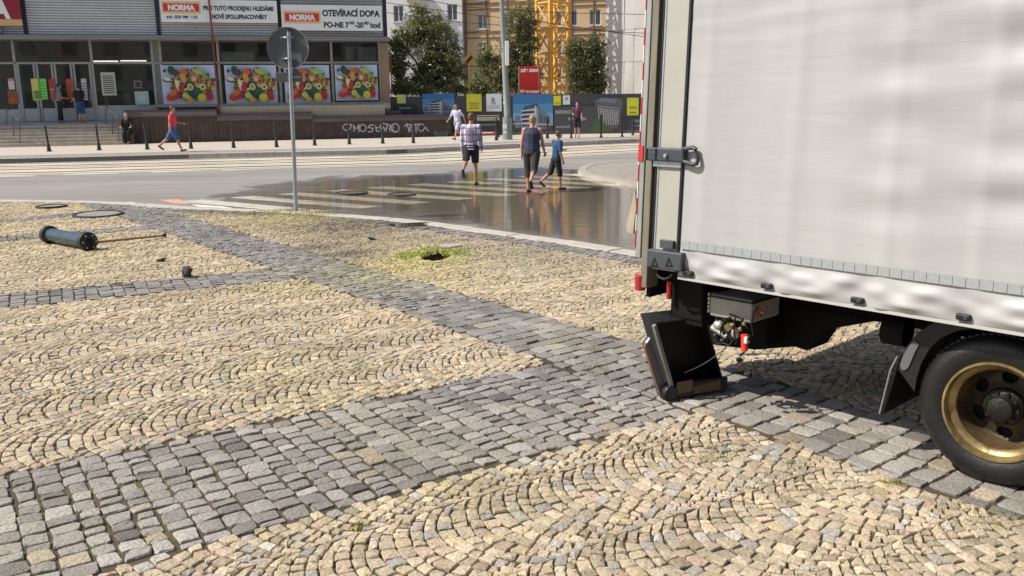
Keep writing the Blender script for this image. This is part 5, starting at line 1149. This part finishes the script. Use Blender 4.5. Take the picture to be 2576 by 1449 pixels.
# ------------------------------------------------------------------ buildings behind
def building(label, px0, px1, dist, deg, H_, depth, m, win, storey, z00, bays, sill=None, extra=None, name='apartment_building'):
    F = Frame((0, dist, 0), deg); x0 = F.hit(px0, 200)[0]; x1 = F.hit(px1, 200)[0]; t = thing(name, label, 'building', F.w(x0, 0, 0), rad(deg)); W_ = x1-x0
    # wall built around the window openings
    zs_ = [z00+k*storey for k in range(int((H_-z00)/storey)+1)]; hwin = win[1]; b = MB(); cols = sorted(bays)
    cuts = [0]+[c for s in cols for c in (s*W_-win[0]/2, s*W_+win[0]/2)]+[W_]
    for i in range(0, len(cuts), 2): b.box(cuts[i], cuts[i+1], 0, depth, 0, H_)
    prev = 0
    for s in cols:
        a, c = s*W_-win[0]/2, s*W_+win[0]/2; zp = 0
        for z in zs_:
            if z+hwin > H_: break
            b.box(a, c, 0, .5, zp, z); zp = z+hwin
        b.box(a, c, 0, .5, zp, H_)
    b.build('wall', m, t)
    MB().box(.3, W_-.3, .45, .6, 0, H_-.1).build('backing', mat('room_dark', (.03, .03, .035), .9), t)
    MB().box(-.3, W_+.3, -.4, depth, H_, H_+.5).build('roof', mat('roof_grey', (.2, .19, .18), .8), t)
    wm = MB().box(-win[0]/2, win[0]/2, .12, .16, 0, hwin); 
    for s in cols:
        for z in zs_:
            if z+hwin > H_: break
            f = bpy.data.objects.new('window', None); COL.objects.link(f); f.parent = t; f.location = (s*W_, 0, z)
            b = MB(); q = .09; b.box(-win[0]/2, -win[0]/2+q, .1, .2, 0, hwin); b.box(win[0]/2-q, win[0]/2, .1, .2, 0, hwin); b.box(-win[0]/2+q, win[0]/2-q, .1, .2, 0, q); b.box(-win[0]/2+q, win[0]/2-q, .1, .2, hwin-q, hwin); b.box(-.05, .05, .1, .2, q, hwin-q)
            b.build('frame', M_wf, f)
            MB().quad((-win[0]/2+q, .15, q), (win[0]/2-q, .15, q), (win[0]/2-q, .15, hwin-q), (-win[0]/2+q, .15, hwin-q)).build('pane', M_pane, f)
            MB().box(-win[0]/2-.1, win[0]/2+.1, -.12, .1, -.1, 0).build('sill', sill or M_wf, f)
    if extra: extra(t, W_, zs_)
    return t, F, W_
M_wf = mat('white_window_frame', (.7, .7, .7), .5); M_pane = mat('window_pane_dark', (.03, .04, .05), .06, spec=.8)
D2 = 100.
def zat(py, dist=D2): return 1.8+(250-py)/22.5*dist/100
def ex_white(t, W_, zs_):
    for z in zs_:
        for s in (.58,):
            bl = MB().box(W_*s-1.4, W_*s+1.4, -1.2, -.01, z-.55, z-.35).build('balcony', mat('balcony_pink', (.5, .36, .3), .7), t)
            MB().box(W_*s-1.4, W_*s+1.4, -1.2, -1.12, z-.35, z+.5).build('parapet', mat('balcony_panel', (.45, .46, .48), .6), bl)
building('tall white rendered apartment block left, behind the big tree', 905, 1166, D2, -6, 14.6, 12, mat('white_render', (.84, .83, .80), .8, 0, .05, 1), (1.15, 1.7), 3.0, zat(62)-6, (.16, .40, .61, .91), extra=ex_white)
M_tan = mat('tan_render', (.60, .43, .25), .8, 0, .08, 1); M_trim = mat('brown_trim', (.22, .13, .07), .8); M_ltan = mat('light_tan_panel', (.66, .50, .32), .8, 0, .06, 1)
def ex_tan(t, W_, zs_):
    for z in zs_:
        MB().box(0, W_, -.12, -.005, z-.42, z-.25).build('string_course', M_trim, t); MB().box(0, W_, -.1, -.005, z+1.95, z+2.08).build('string_course', M_trim, t)
        MB().box(0, W_, -.06, -.004, z-.12-.9, z-.42-.35).build('panel_band', M_ltan, t)
    k = 0; x = .02*W_
    while x < W_: MB().box(x, x+.14, -.16, -.005, 0, zs_[-1]+2).build('pilaster_strip', M_trim, t); x += 2.35
building('tan and ochre apartment block with brown bands behind the crane', 1167, 1524, D2, -16, 15.6, 14, M_tan, (1.2, 1.55), 2.95, zat(82)-5.9, (.145, .33, .50, .66, .765, .925), extra=ex_tan)
# scaffold tower wrapped in white netting
F = Frame((0, 66., 0), -44); x0 = F.hit(1523, 200)[0]; x1 = F.hit(1720, 200)[0]
t = thing('wrapped_building', 'building wrapped in white scaffold netting beside the truck', 'building', F.w(x0, 0, 0), rad(-44)); W_ = x1-x0
MB().box(.6, W_, 1.6, 12, 0, 24).build('wall', mat('pinkish_wall', (.55, .46, .42), .8), t)
def net_mat():
    m = bpy.data.materials.new('white_netting'); m.use_nodes = True; nt = m.node_tree; n = nt.nodes; l = nt.links; n.remove(n['Principled BSDF'])
    a = n.new('ShaderNodeBsdfDiffuse'); a.inputs[0].default_value = (.8, .78, .76, 1); tl = n.new('ShaderNodeBsdfTranslucent'); tl.inputs[0].default_value = (.8, .78, .76, 1); tr = n.new('ShaderNodeBsdfTransparent')
    tc = n.new('ShaderNodeTexCoord'); nz = n.new('ShaderNodeTexNoise'); nz.inputs['Scale'].default_value = .5; nz.inputs['Detail'].default_value = 4; l.new(tc.outputs['Object'], nz.inputs[0])
    mr = n.new('ShaderNodeMapRange'); mr.inputs[3].default_value = .02; mr.inputs[4].default_value = .12; l.new(nz.outputs[0], mr.inputs[0])
    m1 = n.new('ShaderNodeMixShader'); m1.inputs[0].default_value = .35; l.new(a.outputs[0], m1.inputs[1]); l.new(tl.outputs[0], m1.inputs[2])
    m2 = n.new('ShaderNodeMixShader'); l.new(mr.outputs[0], m2.inputs[0]); l.new(m1.outputs[0], m2.inputs[1]); l.new(tr.outputs[0], m2.inputs[2]); l.new(m2.outputs[0], n['Material Output'].inputs[0]); return m
M_net = net_mat()
nn = 8
for k in range(12):
    for j in range(nn):
        xa = W_*j/nn; xb = W_*(j+1)/nn-.03; b = MB(); z0 = k*2+.02; z1 = z0+1.97; b.quad((xa, random.uniform(-.04, .04), z0), (xb, random.uniform(-.04, .04), z0), (xb, random.uniform(-.04, .04), z1), (xa, random.uniform(-.04, .04), z1)); b.build('netting', M_net, t)
M_sc = mat('scaffold_tube', (.45, .42, .40), .5, .5)
sc = MB()
for j in range(nn+1):
    for y in (.12, 1.1): sc.tube([(W_*j/nn, y, 0), (W_*j/nn, y, 24)], .05, 6)
for k in range(12):
    for y in (.12, 1.1): sc.tube([(0, y, k*2+1), (W_, y, k*2+1)], .045, 6)
    for j in range(nn): sc.tube([(W_*j/nn, .14, k*2+1), (W_*(j+1)/nn, .14, k*2+3)] if (k+j) % 2 else [(W_*(j+1)/nn, .14, k*2+1), (W_*j/nn, .14, k*2+3)], .035, 6)
sc.build('scaffold', M_sc, t)
# the far side of the square, behind the camera: it is what the shop glass mirrors
F = Frame((-30, -26., 0), 8); t = thing('opposite_building', 'brown plastered apartment house mirrored in the shop glass', 'building', F.w(0, 0, 0), rad(8))
MB().box(0, 70, -10, 0, 0, 15).build('wall', mat('brown_plaster', (.45, .38, .30), .85, 0, .2, .3), t)
for k in range(5):
    for j in range(16): MB().box(2+j*4.2, 3.6+j*4.2, .0, .06, 1.5+k*2.8, 3.2+k*2.8).build('window', M_pane, t)

# overhead wires
for i, (pts, lab) in enumerate([([(960, -20), (1165, 17), (1400, 32), (1700, 38)], 'upper overhead wire crossing the apartment blocks'), ([(960, 30), (1165, 57), (1300, 66), (1700, 88)], 'lower overhead wire crossing the apartment blocks'), ([(960, 5), (1165, 34), (1400, 60), (1700, 104)], 'middle overhead wire crossing the apartment blocks')]):
    F = Frame((0, 43, 0), 0); o = MB().tube([(F.hit(x, y)[0], 0, F.hit(x, y)[1]) for x, y in pts], .014, 5).build('overhead_wire', M_black); o.location = (0, 43, 0); tag(o, lab, 'wire', 'tram wires')

# ------------------------------------------------------------------ trees
def leaf_mat(name, c1, c2):
    m = bpy.data.materials.new(name); m.use_nodes = True; nt = m.node_tree; n = nt.nodes; l = nt.links; n.remove(n['Principled BSDF'])
    at = n.new('ShaderNodeAttribute'); at.attribute_name = 'Col'
    d = n.new('ShaderNodeBsdfDiffuse'); tl = n.new('ShaderNodeBsdfTranslucent'); g = n.new('ShaderNodeBsdfGlossy'); g.inputs['Roughness'].default_value = .45
    l.new(at.outputs['Color'], d.inputs[0]); l.new(at.outputs['Color'], tl.inputs[0])
    a = n.new('ShaderNodeMixShader'); a.inputs[0].default_value = .5; l.new(d.outputs[0], a.inputs[1]); l.new(tl.outputs[0], a.inputs[2])
    b = n.new('ShaderNodeMixShader'); b.inputs[0].default_value = .05; l.new(a.outputs[0], b.inputs[1]); l.new(g.outputs[0], b.inputs[2]); l.new(b.outputs[0], n['Material Output'].inputs[0]); return m
M_leaf = leaf_mat('leaves', 0, 0); M_bark = mat('bark', (.09, .075, .06), .9, 0, .3, 6, .4)
def tree(label, F, d, lobes, trunk, nclus, nleaf, ls, c1, c2, cat='tree', name='tree', droop=0):
    """lobes: (px,py,rx_px,ry_px) crown lumps in the picture; each becomes a ball of leaf clumps at its real depth"""
    px0 = trunk[0]; x0 = F.hit(px0, 300, d)[0]; t = thing(name, label, cat, F.w(x0, d, 0), F.a); r = random.Random(int(px0)); kk = (F.hit(px0+100, 200, d)[0]-F.hit(px0, 200, d)[0])/100
    top = F.hit(px0, trunk[1], d)[1]
    MB().tube([(0, 0, -.1), (.05, .02, top*.35), (-.03, 0, top*.7), (0, 0, top)], [trunk[2], trunk[2]*.8, trunk[2]*.6, trunk[2]*.35], 10).build('trunk', M_bark, t, smooth=True)
    V = []; C = []; lim = MB(); tot = sum(a*b_ for _, _, a, b_ in lobes)
    for (lx, ly, rx, ry) in lobes:
        cx, cz = F.hit(lx, ly, d); cx -= x0; RX, RZ_ = rx*kk, ry*kk; RY = (RX+RZ_)/2*.8; nc = max(4, int(nclus*rx*ry/tot))
        lim.tube([(0, 0, top*r.uniform(.35, .9)), (cx*.5, r.uniform(-.3, .3), (top*.7+cz)/2), (cx, r.uniform(-.4, .4), cz)], [trunk[2]*.45, trunk[2]*.28, .02], 6)
        for _ in range(nc):
            while True:
                u = np.array([r.uniform(-1, 1) for _ in range(3)])
                if .25 < np.linalg.norm(u) < 1: break
            cc = np.array([cx+u[0]*RX, u[1]*RY, cz+u[2]*RZ_]); cr = ls*r.uniform(2.0, 4.2)
            if r.random() < .45: lim.tube([(cx, 0, cz), tuple((cc+np.array([cx, 0, cz]))/2), tuple(cc)], [.03, .02, .008], 4)
            n = int(nleaf*r.uniform(.8, 1.6)); p = rng.normal(0, .55, (n, 3))*cr*np.array([1, 1, .7+droop]); p += cc; col = np.array(c1)*(1-(tt := r.random()))+np.array(c2)*tt
            col = np.clip(col*rng.uniform(.7, 1.35, (n, 1)), .005, .6)
            ax = rng.normal(0, 1, (n, 3)); ax /= np.linalg.norm(ax, axis=1, keepdims=True); bx_ = np.cross(ax, rng.normal(0, 1, (n, 3))); bx_ /= np.linalg.norm(bx_, axis=1, keepdims=True); s = ls*rng.uniform(.5, 1.1, (n, 1))
            V.append(np.stack([p-ax*s, p+bx_*s*.45, p+ax*s, p-bx_*s*.45], 1)); C.append(np.repeat(col, 4, 0))
    V = np.concatenate(V).reshape(-1, 3); C = np.concatenate(C); np_mesh('crown', V, np.arange(len(V)), np.full(len(V)//4, 4), M_leaf, C, t)
    lim.build('limb', M_bark, t, smooth=True); return t
T1, T2 = (.13, .16, .07), (.33, .33, .14)
tree('large full-crowned tree right of the shop corner', HF, 8, [(1065, 90, 55, 45), (1120, 120, 45, 55), (1010, 110, 35, 40), (1080, 60, 45, 30), (1140, 180, 38, 45), (1010, 200, 32, 45), (1080, 195, 50, 40), (1050, 30, 22, 18), (1000, 150, 22, 30), (1100, 150, 45, 35), (1030, 232, 45, 20), (1120, 225, 45, 25)], (1085, 140, .22), 420, 42, .105, T1, T2)
tree('leafy tree standing behind the tram pole', HF, 12, [(1310, 55, 42, 40), (1330, 110, 30, 45), (1290, 110, 32, 35), (1300, 165, 50, 40), (1230, 150, 30, 35), (1335, 25, 18, 18), (1245, 190, 55, 38), (1270, 215, 60, 25), (1330, 200, 30, 40)], (1300, 110, .2), 300, 40, .115, (.10, .13, .05), (.28, .27, .10))
tree('dark dense tree between the crane and the wrapped building', HF, 10, [(1470, 150, 45, 50), (1490, 190, 35, 50), (1455, 195, 35, 40), (1495, 120, 25, 35), (1450, 125, 20, 28), (1505, 215, 15, 30), (1470, 225, 45, 18)], (1475, 150, .18), 230, 42, .11, (.07, .09, .035), (.20, .20, .08), droop=.5)
tree('low green bushes behind the hoarding left of the diamond sign', HF, 2.5, [(1150, 222, 22, 16), (1060, 228, 28, 12), (1010, 215, 20, 24), (1195, 215, 20, 22), (1215, 225, 25, 16)], (1150, 225, .05), 70, 40, .08, (.08, .13, .03), (.22, .23, .06), cat='bush', name='bush')
tree('thin climbing shrub beside the wrapped building', HF, 14, [(1512, 215, 9, 28), (1510, 170, 7, 25), (1540, 226, 18, 8)], (1512, 150, .04), 40, 36, .08, (.12, .12, .03), (.2, .17, .05), cat='bush', name='bush')

# ------------------------------------------------------------------ people
def ell_mesh(chains, voxel, name, m, parent, smooth_it=6, cut=None):
    """limbs as swept ellipsoids, fused by a voxel remesh into one continuous surface"""
    b = MB()
    for p0, r0, p1, r1, n in chains:
        p0, p1 = Vector(p0), Vector(p1); r0 = Vector(r0 if hasattr(r0, '__len__') else (r0,)*3); r1 = Vector(r1 if hasattr(r1, '__len__') else (r1,)*3)
        for k in range(n+1):
            t = k/n if n else 0; b.ball(p0.lerp(p1, t), tuple(r0.lerp(r1, t)), 10)
    o = b.build(name, m, None); r = o.modifiers.new('r', 'REMESH'); r.mode = 'VOXEL'; r.voxel_size = voxel
    s = o.modifiers.new('s', 'SMOOTH'); s.iterations = smooth_it; s.factor = .5
    bpy.context.view_layer.update(); dg = bpy.context.evaluated_depsgraph_get(); me = bpy.data.meshes.new_from_object(o.evaluated_get(dg)); me.shade_smooth()
    old = o.data; o.modifiers.clear(); o.data = me; bpy.data.meshes.remove(old); me.materials.clear(); me.materials.append(m); o.parent = parent; return o
M_skin = mat('skin', (.46, .25, .17), .55, 0, .08, 20); M_skin2 = mat('tanned_skin', (.38, .19, .12), .55, 0, .08, 20)
def dirv(a, side_=0): return Vector((side_, math.sin(a), -math.cos(a)))
def person(label, loc, heading, H_=1.72, skin=None, hair=(.05, .03, .02), hairlen=0, legs=((20, 5), (-20, 20)), arms=((-15, 15, 8), (15, 15, 8)), shirt=None, sleeve=.5, shorts=None, leglen=.5, shoe=(.02, .02, .02), fat=1., lean=0, head=(0, 0), sit=False, vox=.012, shirt_len=0, cap=None):
    """heading in degrees (0 = facing +y); legs = (swing, knee bend), arms = (swing, elbow bend, splay)"""
    skin = skin or M_skin; t = thing('person', label, 'person', loc, rad(heading)); s = H_/1.75; ln = rad(lean)
    def sc(v): return Vector(v)*s
    hips = Vector((0, 0, .93)); bend = lambda p: Vector((p[0], (p[2]-.93)*math.sin(ln)+p[1]*math.cos(ln), .93+(p[2]-.93)*math.cos(ln)-p[1]*math.sin(ln)))
    J = {}; lowest = 9
    for i, (sw, kb) in enumerate(legs):
        sx = -.09 if i == 0 else .09; a = rad(sw); k = rad(kb); hp = Vector((sx, 0, .90)); kn = hp+dirv(a)*.42; an = kn+dirv(a-k)*.41
        fa = a-k; ft = Vector((0, math.cos(fa*.75), math.sin(fa*.75))) ; J['hp%d' % i], J['kn%d' % i], J['an%d' % i], J['ft%d' % i] = hp, kn, an, ft
        low = min(an.z-.075, (an+ft*.17).z-.035, (an-ft*.05).z-.06); lowest = min(lowest, low)
    dz = -lowest
    for k_ in J:
        if not k_.startswith('ft'): J[k_] = J[k_]+Vector((0, 0, dz))
    up = Vector((0, 0, dz)); B = lambda p: bend(p)+up
    body = [(B((0, 0, .95)), (.155*fat, .11*fat, .10), B((0, 0, 1.12)), (.135*fat, .10*fat, .1), 3), (B((0, 0, 1.12)), (.135*fat, .10*fat, .1), B((0, 0, 1.32)), (.16*fat, .112*fat, .1), 4), (B((0, 0, 1.32)), (.16*fat, .11*fat, .1), B((0, -.01, 1.42)), (.13, .085, .06), 2),
            (B((0, -.005, 1.44)), (.06, .06, .05), B((0, .02, 1.56)), (.052, .055, .05), 3), (B((-.165, 0, 1.415)), .058, B((.165, 0, 1.415)), .058, 6)]
    hx, hy = head; hc = B((hx*.03, .03+hy*.03, 1.635)); hr = rad(hx*40)
    fwd = Vector((math.sin(hr), math.cos(hr), -hy*.3)).normalized(); rt = Vector((fwd.y, -fwd.x, 0)).normalized()
    body += [(hc+Vector((0, -.012, .018)), (.074, .088, .095), hc+fwd*.012-Vector((0, 0, .035)), (.062, .07, .075), 3), (hc+fwd*.088+Vector((0, 0, .0)), (.012, .014, .022), hc+fwd*.096-Vector((0, 0, .018)), (.014, .014, .012), 2), (hc+fwd*.075-Vector((0, 0, .085)), (.03, .02, .018), hc+fwd*.07-Vector((0, 0, .08)), (.03, .02, .018), 0)]
    for e in (-1, 1): body.append((hc+rt*.078*e, (.012, .018, .03), hc+rt*.078*e, (.012, .018, .03), 0))
    shp = []; slv = []; sho = []
    for i in range(2):
        hp, kn, an, ft = J['hp%d' % i], J['kn%d' % i], J['an%d' % i], J['ft%d' % i]
        body += [(hp, (.088*fat, .09*fat, .09), kn, .056, 8), (kn, .056, kn.lerp(an, .35)+Vector((0, -.015, 0)), .056, 3), (kn.lerp(an, .35)+Vector((0, -.015, 0)), .054, an, .036, 7), (an-Vector((0, 0, .03)), (.033, .04, .035), an+ft*.14-Vector((0, 0, .05)), (.038, .05, .022), 4)]
        sho += [(an-ft*.03-Vector((0, 0, .035)), (.042, .045, .04), an+ft*.16-Vector((0, 0, .05)), (.047, .05, .03), 5)]
        if shorts:
            if leglen <= .42: e_ = hp.lerp(kn, leglen/.42); shp += [(hp, (.108*fat, .112*fat, .10), e_, (.098, .10, .03), 8)]
            else: e_ = kn.lerp(an, (leglen-.42)/.42); shp += [(hp, (.108*fat, .112*fat, .10), kn, (.085, .085, .08), 9), (kn, (.085, .085, .08), e_, (.078, .08, .02), 7)]
    for i, (sw, eb, spl) in enumerate(arms):
        e = -1 if i == 0 else 1; shd = B((e*.185, 0, 1.41)); a = rad(sw); sp = math.sin(rad(spl))*e; el = shd+dirv(a, sp).normalized()*.29; fd = Vector((sp*.3-(e*.25 if eb > 60 else 0), math.sin(a+rad(eb)), -math.cos(a+rad(eb)))).normalized(); wr = el+fd*.25
        body += [(shd, .055, el, .041, 6), (el, .041, el.lerp(wr, .3), .042, 2), (el.lerp(wr, .3), .041, wr, .027, 5)]
        pal = wr+fd*.045; sd_ = Vector((-fd.y, fd.x, 0)) if abs(fd.z) < .9 else Vector((0, 1, 0)); sd_ = sd_.normalized(); body.append((wr, (.026, .028, .026), pal, (.024, .036, .034), 3))
        for f in range(4):
            b0 = pal+fd*.03+sd_*(f-1.5)*.018; lf = (.055, .068, .064, .048)[f]; m1 = b0+fd*lf*.55; cu = (fd*.7+Vector((-e*.6, 0, -.1))).normalized(); body += [(b0, .0105, m1, .0098, 3), (m1, .0098, m1+cu*lf*.5, .0085, 3)]
        th = pal-fd*.015-sd_*.035; td = (fd*.7-sd_*.7).normalized(); body += [(th, .0125, th+td*.045, .0105, 4)]
        if shirt and sleeve > 0:
            if sleeve <= .6: slv += [(shd, .078, shd.lerp(el, sleeve/.6), (.072, .072, .04), 4)]
            else: slv += [(shd, .076, el, .062, 6), (el, .06, el.lerp(wr, min(1, (sleeve-.6)/.4)), .047, 6)]
    for lst in (body, shp, slv, sho):
        for q in range(len(lst)): a_, b_, c_1, d_, n_ = lst[q]; f_ = lambda r_: tuple(x*s for x in r_) if hasattr(r_, '__len__') else r_*s; lst[q] = (a_*s, f_(b_), c_1*s, f_(d_), n_)
    ell_mesh(body, vox*.75, 'body', skin, t)
    if shirt:
        tr_ = [(B((0, 0, .98-shirt_len)), (.178*fat, .135*fat, .03), B((0, 0, 1.12)), (.158*fat, .122*fat, .08), 4), (B((0, 0, 1.12)), (.158*fat, .122*fat, .08), B((0, 0, 1.32)), (.176*fat, .128*fat, .09), 5), (B((0, 0, 1.32)), (.176*fat, .128*fat, .09), B((0, -.01, 1.43)), (.125, .085, .05), 3)]
        if sleeve > 0: tr_ += [(B((-.15, 0, 1.41)), .07, B((.15, 0, 1.41)), .07, 6)]
        else: tr_ += [(B((-.12, -.01, 1.41)), .062, B((.12, -.01, 1.41)), .062, 6)]
        tr_ = [(a_*s, tuple(x*s for x in b_) if hasattr(b_, '__len__') else b_*s, c2*s, tuple(x*s for x in d_) if hasattr(d_, '__len__') else d_*s, n_) for a_, b_, c2, d_, n_ in tr_]
        ell_mesh(tr_+slv, vox, 'shirt', shirt, t, 4)
    if shorts:
        ell_mesh(shp+[(B((0, 0, .90))*s, (.165*s*fat, .128*s*fat, .08*s), B((0, 0, 1.0))*s, (.162*s*fat, .124*s*fat, .04*s), 3)], vox, 'trousers' if leglen > .7 else 'shorts', shorts, t, 4)
    sm = mat('shoe_%d_%d_%d' % tuple(int(c*100) for c in shoe), shoe, .6); [ell_mesh([q_], vox, 'shoe', sm, t, 2) for q_ in sho]
    if hair:
        hm = mat('hair_%d_%d_%d' % tuple(int(c*100) for c in hair), hair, .6, 0, .3, 60, .3)
        hl = [(hc+Vector((0, 0, .045))-fwd*.022, (.082, .09, .078), hc-fwd*.03+Vector((0, 0, .0)), (.079, .075, .08), 3)]
        if hairlen: hl.append((hc-fwd*.035, (.078, .06, .07), hc-fwd*.05-Vector((0, 0, hairlen)), (.06, .04, .05), 4))
        ell_mesh([(a_*s, tuple(x*s for x in b_), c2*s, tuple(x*s for x in d_), n_) for a_, b_, c2, d_, n_ in hl], vox*.8, 'hair', hm, t, 3)
    eyes = MB()
    for e in (-1, 1): eyes.ball((hc+fwd*.083+rt*.03*e+Vector((0, 0, .012)))*s, .0085*s, 6)
    eyes.build('eyes', M_black, t); mo = MB(); mo.ball((hc+fwd*.086-Vector((0, 0, .047)))*s, (.02*s, .008*s, .005*s), 6); mo.build('mouth', mat('lips', (.3, .08, .07), .5), t)
    return t
def stripe_mat(name, a, b_, sx, sz, ax=None, c3=None):
    m = bpy.data.materials.new(name); m.use_nodes = True; nt = m.node_tree; n = nt.nodes; l = nt.links; p = n['Principled BSDF']; p.inputs['Roughness'].default_value = .8
    tc = n.new('ShaderNodeTexCoord'); sp = n.new('ShaderNodeSeparateXYZ'); l.new(tc.outputs['Object'], sp.inputs[0])
    def band_(sock, freq, lim):
        mu = n.new('ShaderNodeMath'); mu.operation = 'MULTIPLY'; mu.inputs[1].default_value = freq; l.new(sock, mu.inputs[0]); fr = n.new('ShaderNodeMath'); fr.operation = 'FRACT'; l.new(mu.outputs[0], fr.inputs[0])
        g = n.new('ShaderNodeMath'); g.operation = 'LESS_THAN'; g.inputs[1].default_value = lim; l.new(fr.outputs[0], g.inputs[0]); return g.outputs[0]
    out = None
    for sock, f in ((sp.outputs[0], sx), (sp.outputs[1], sx), (sp.outputs[2], sz)):
        if not f: continue
        g = band_(sock, f, .3)
        mx = n.new('ShaderNodeMix'); mx.data_type = 'RGBA'; mfac = n.new('ShaderNodeMath'); mfac.operation = 'MULTIPLY'; mfac.inputs[1].default_value = .65 if sx and sz else 1; l.new(g, mfac.inputs[0]); l.new(mfac.outputs[0], mx.inputs['Factor'])
        if out: l.new(out, mx.inputs['A'])
        else: mx.inputs['A'].default_value = (*a, 1)
        mx.inputs['B'].default_value = (*b_, 1); out = mx.outputs['Result']
    l.new(out, p.inputs['Base Color']); return m
cl = lambda n_, c, v=.12: mat(n_, c, .85, 0, v, 14, .25, 25)
g = G(1187, 466, RZ); person('man in white and purple checked shirt and black shorts walking away over the wet crossing', g, -8, 1.66, M_skin2, (.16, .07, .045), 0, ((-38, 30), (6, 2)), ((-8, 10, 5), (8, 12, 7)), stripe_mat('checked_shirt', (.66, .62, .72), (.10, .07, .2), 9, 7), .95, cl('black_shorts', (.012, .012, .018)), .34, (.03, .02, .02), 1.08, 4, (.3, 0), vox=.011, shirt_len=.1)
g = G(1338, 484, RZ); person('person in dark striped sleeveless top and grey knee-length shorts walking away', g, -14, 1.62, M_skin, (.34, .24, .13), 0, ((4, 6), (-24, 34)), ((-10, 12, 8), (12, 18, 10)), stripe_mat('striped_top', (.012, .014, .035), (.07, .08, .15), 0, 22), 0, cl('grey_shorts', (.035, .033, .032)), .56, (.015, .015, .02), 1.18, 6, (.5, .3), vox=.011)
g = G(1399, 477, RZ); person('boy in blue t-shirt and black knee shorts walking right through the water', g, -62, 1.28, M_skin, (.13, .075, .04), 0, ((-20, 34), (10, 6)), ((30, 60, 6), (-5, 22, 8)), cl('blue_tshirt', (.02, .07, .17)), .5, cl('boy_shorts', (.015, .016, .02)), .50, (.03, .03, .03), 1.0, 5, (.2, .3), vox=.010)
g = G(439, 381.5); person('man in red t-shirt and blue jean shorts striding along the pavement', g, -78, 1.74, M_skin, (.12, .06, .04), 0, ((-30, 22), (22, 4)), ((18, 62, 4), (-14, 14, 6)), cl('red_tshirt', (.66, .06, .09)), .5, cl('blue_jean_shorts', (.05, .12, .26)), .42, (.10, .05, .04), 1.15, 3, vox=.014)
g = G(1152, 351); person('man in white patterned shirt and pale shorts rushing along the low wall', g, 150, 1.70, M_skin, (.14, .06, .05), 0, ((34, 10), (-20, 30)), ((-35, 12, 20), (24, 30, 14)), stripe_mat('white_patterned_shirt', (.70, .70, .78), (.35, .38, .6), 6, 5), .5, cl('pale_shorts', (.40, .44, .52)), .38, (.03, .03, .02), 1.1, 8, vox=.015)
def onplat(px, py): 
    x, z = FS.hit(px, py, 1.0); k = (1.0-.1)/1.5; return FS.w(x, .95, .875+.175*(.85/1.5))
person('man in grey shirt and black trousers standing by the entrance doors', onplat(155, 303), -60, 1.74, M_skin2, (.02, .02, .02), 0, ((4, 2), (-4, 4)), ((6, 20, 5), (10, 70, 5)), cl('grey_shirt', (.16, .18, .21)), .5, cl('black_trousers', (.012, .012, .014)), .80, (.12, .15, .2), 1.0, 2, vox=.015)
pb = person('man in black top and blue shorts with cap standing at the entrance', onplat(207, 303), 60, 1.70, M_skin, (.03, .015, .015), 0, ((3, 2), (-5, 4)), ((14, 40, 8), (8, 75, 8)), cl('black_top', (.014, .014, .018)), .5, cl('blue_shorts', (.03, .07, .18)), .50, (.45, .12, .10), 1.15, 2, vox=.015)
# seated man: hips on a low block, thighs forward
x, z = FS.hit(325, 358, -.45); sb = FS.w(x, -.45, 0)
blk = tag((lambda o: (setattr(o, 'location', sb), setattr(o, 'rotation_euler', (0, 0, rz15)), o)[2])(MB().box(-.22, .22, -.18, .2, 0, .42).build('stone_block', M_brown, bevel=.02)), 'low brown block under the seated man at the wall foot', 'block')
sm_ = person('seated man in black against the brown wall', sb+Vector((0, 0, 0)), 188, 1.72, M_skin, (.30, .26, .22), 0, ((84, 88), (78, 84)), ((28, 50, 8), (20, 62, 14)), cl('seated_black_shirt', (.014, .014, .016)), .5, cl('seated_black_trousers', (.014, .013, .013)), .8, (.25, .25, .25), 1.05, 8, vox=.014)
g = G(1452, 346); person('distant woman in dark skirt and patterned top by the dark hoarding', g, 170, 1.62, M_skin, (.10, .05, .05), .1, ((3, 2), (-3, 2)), ((5, 15, 8), (12, 80, 5)), cl('maroon_top', (.10, .04, .06)), .3, cl('navy_skirt', (.015, .02, .035)), .38, (.2, .18, .16), .95, 1, vox=.016)
for t_ in [o for o in bpy.data.objects if o.get('label') == 'x']: t_['label'] = words[0]
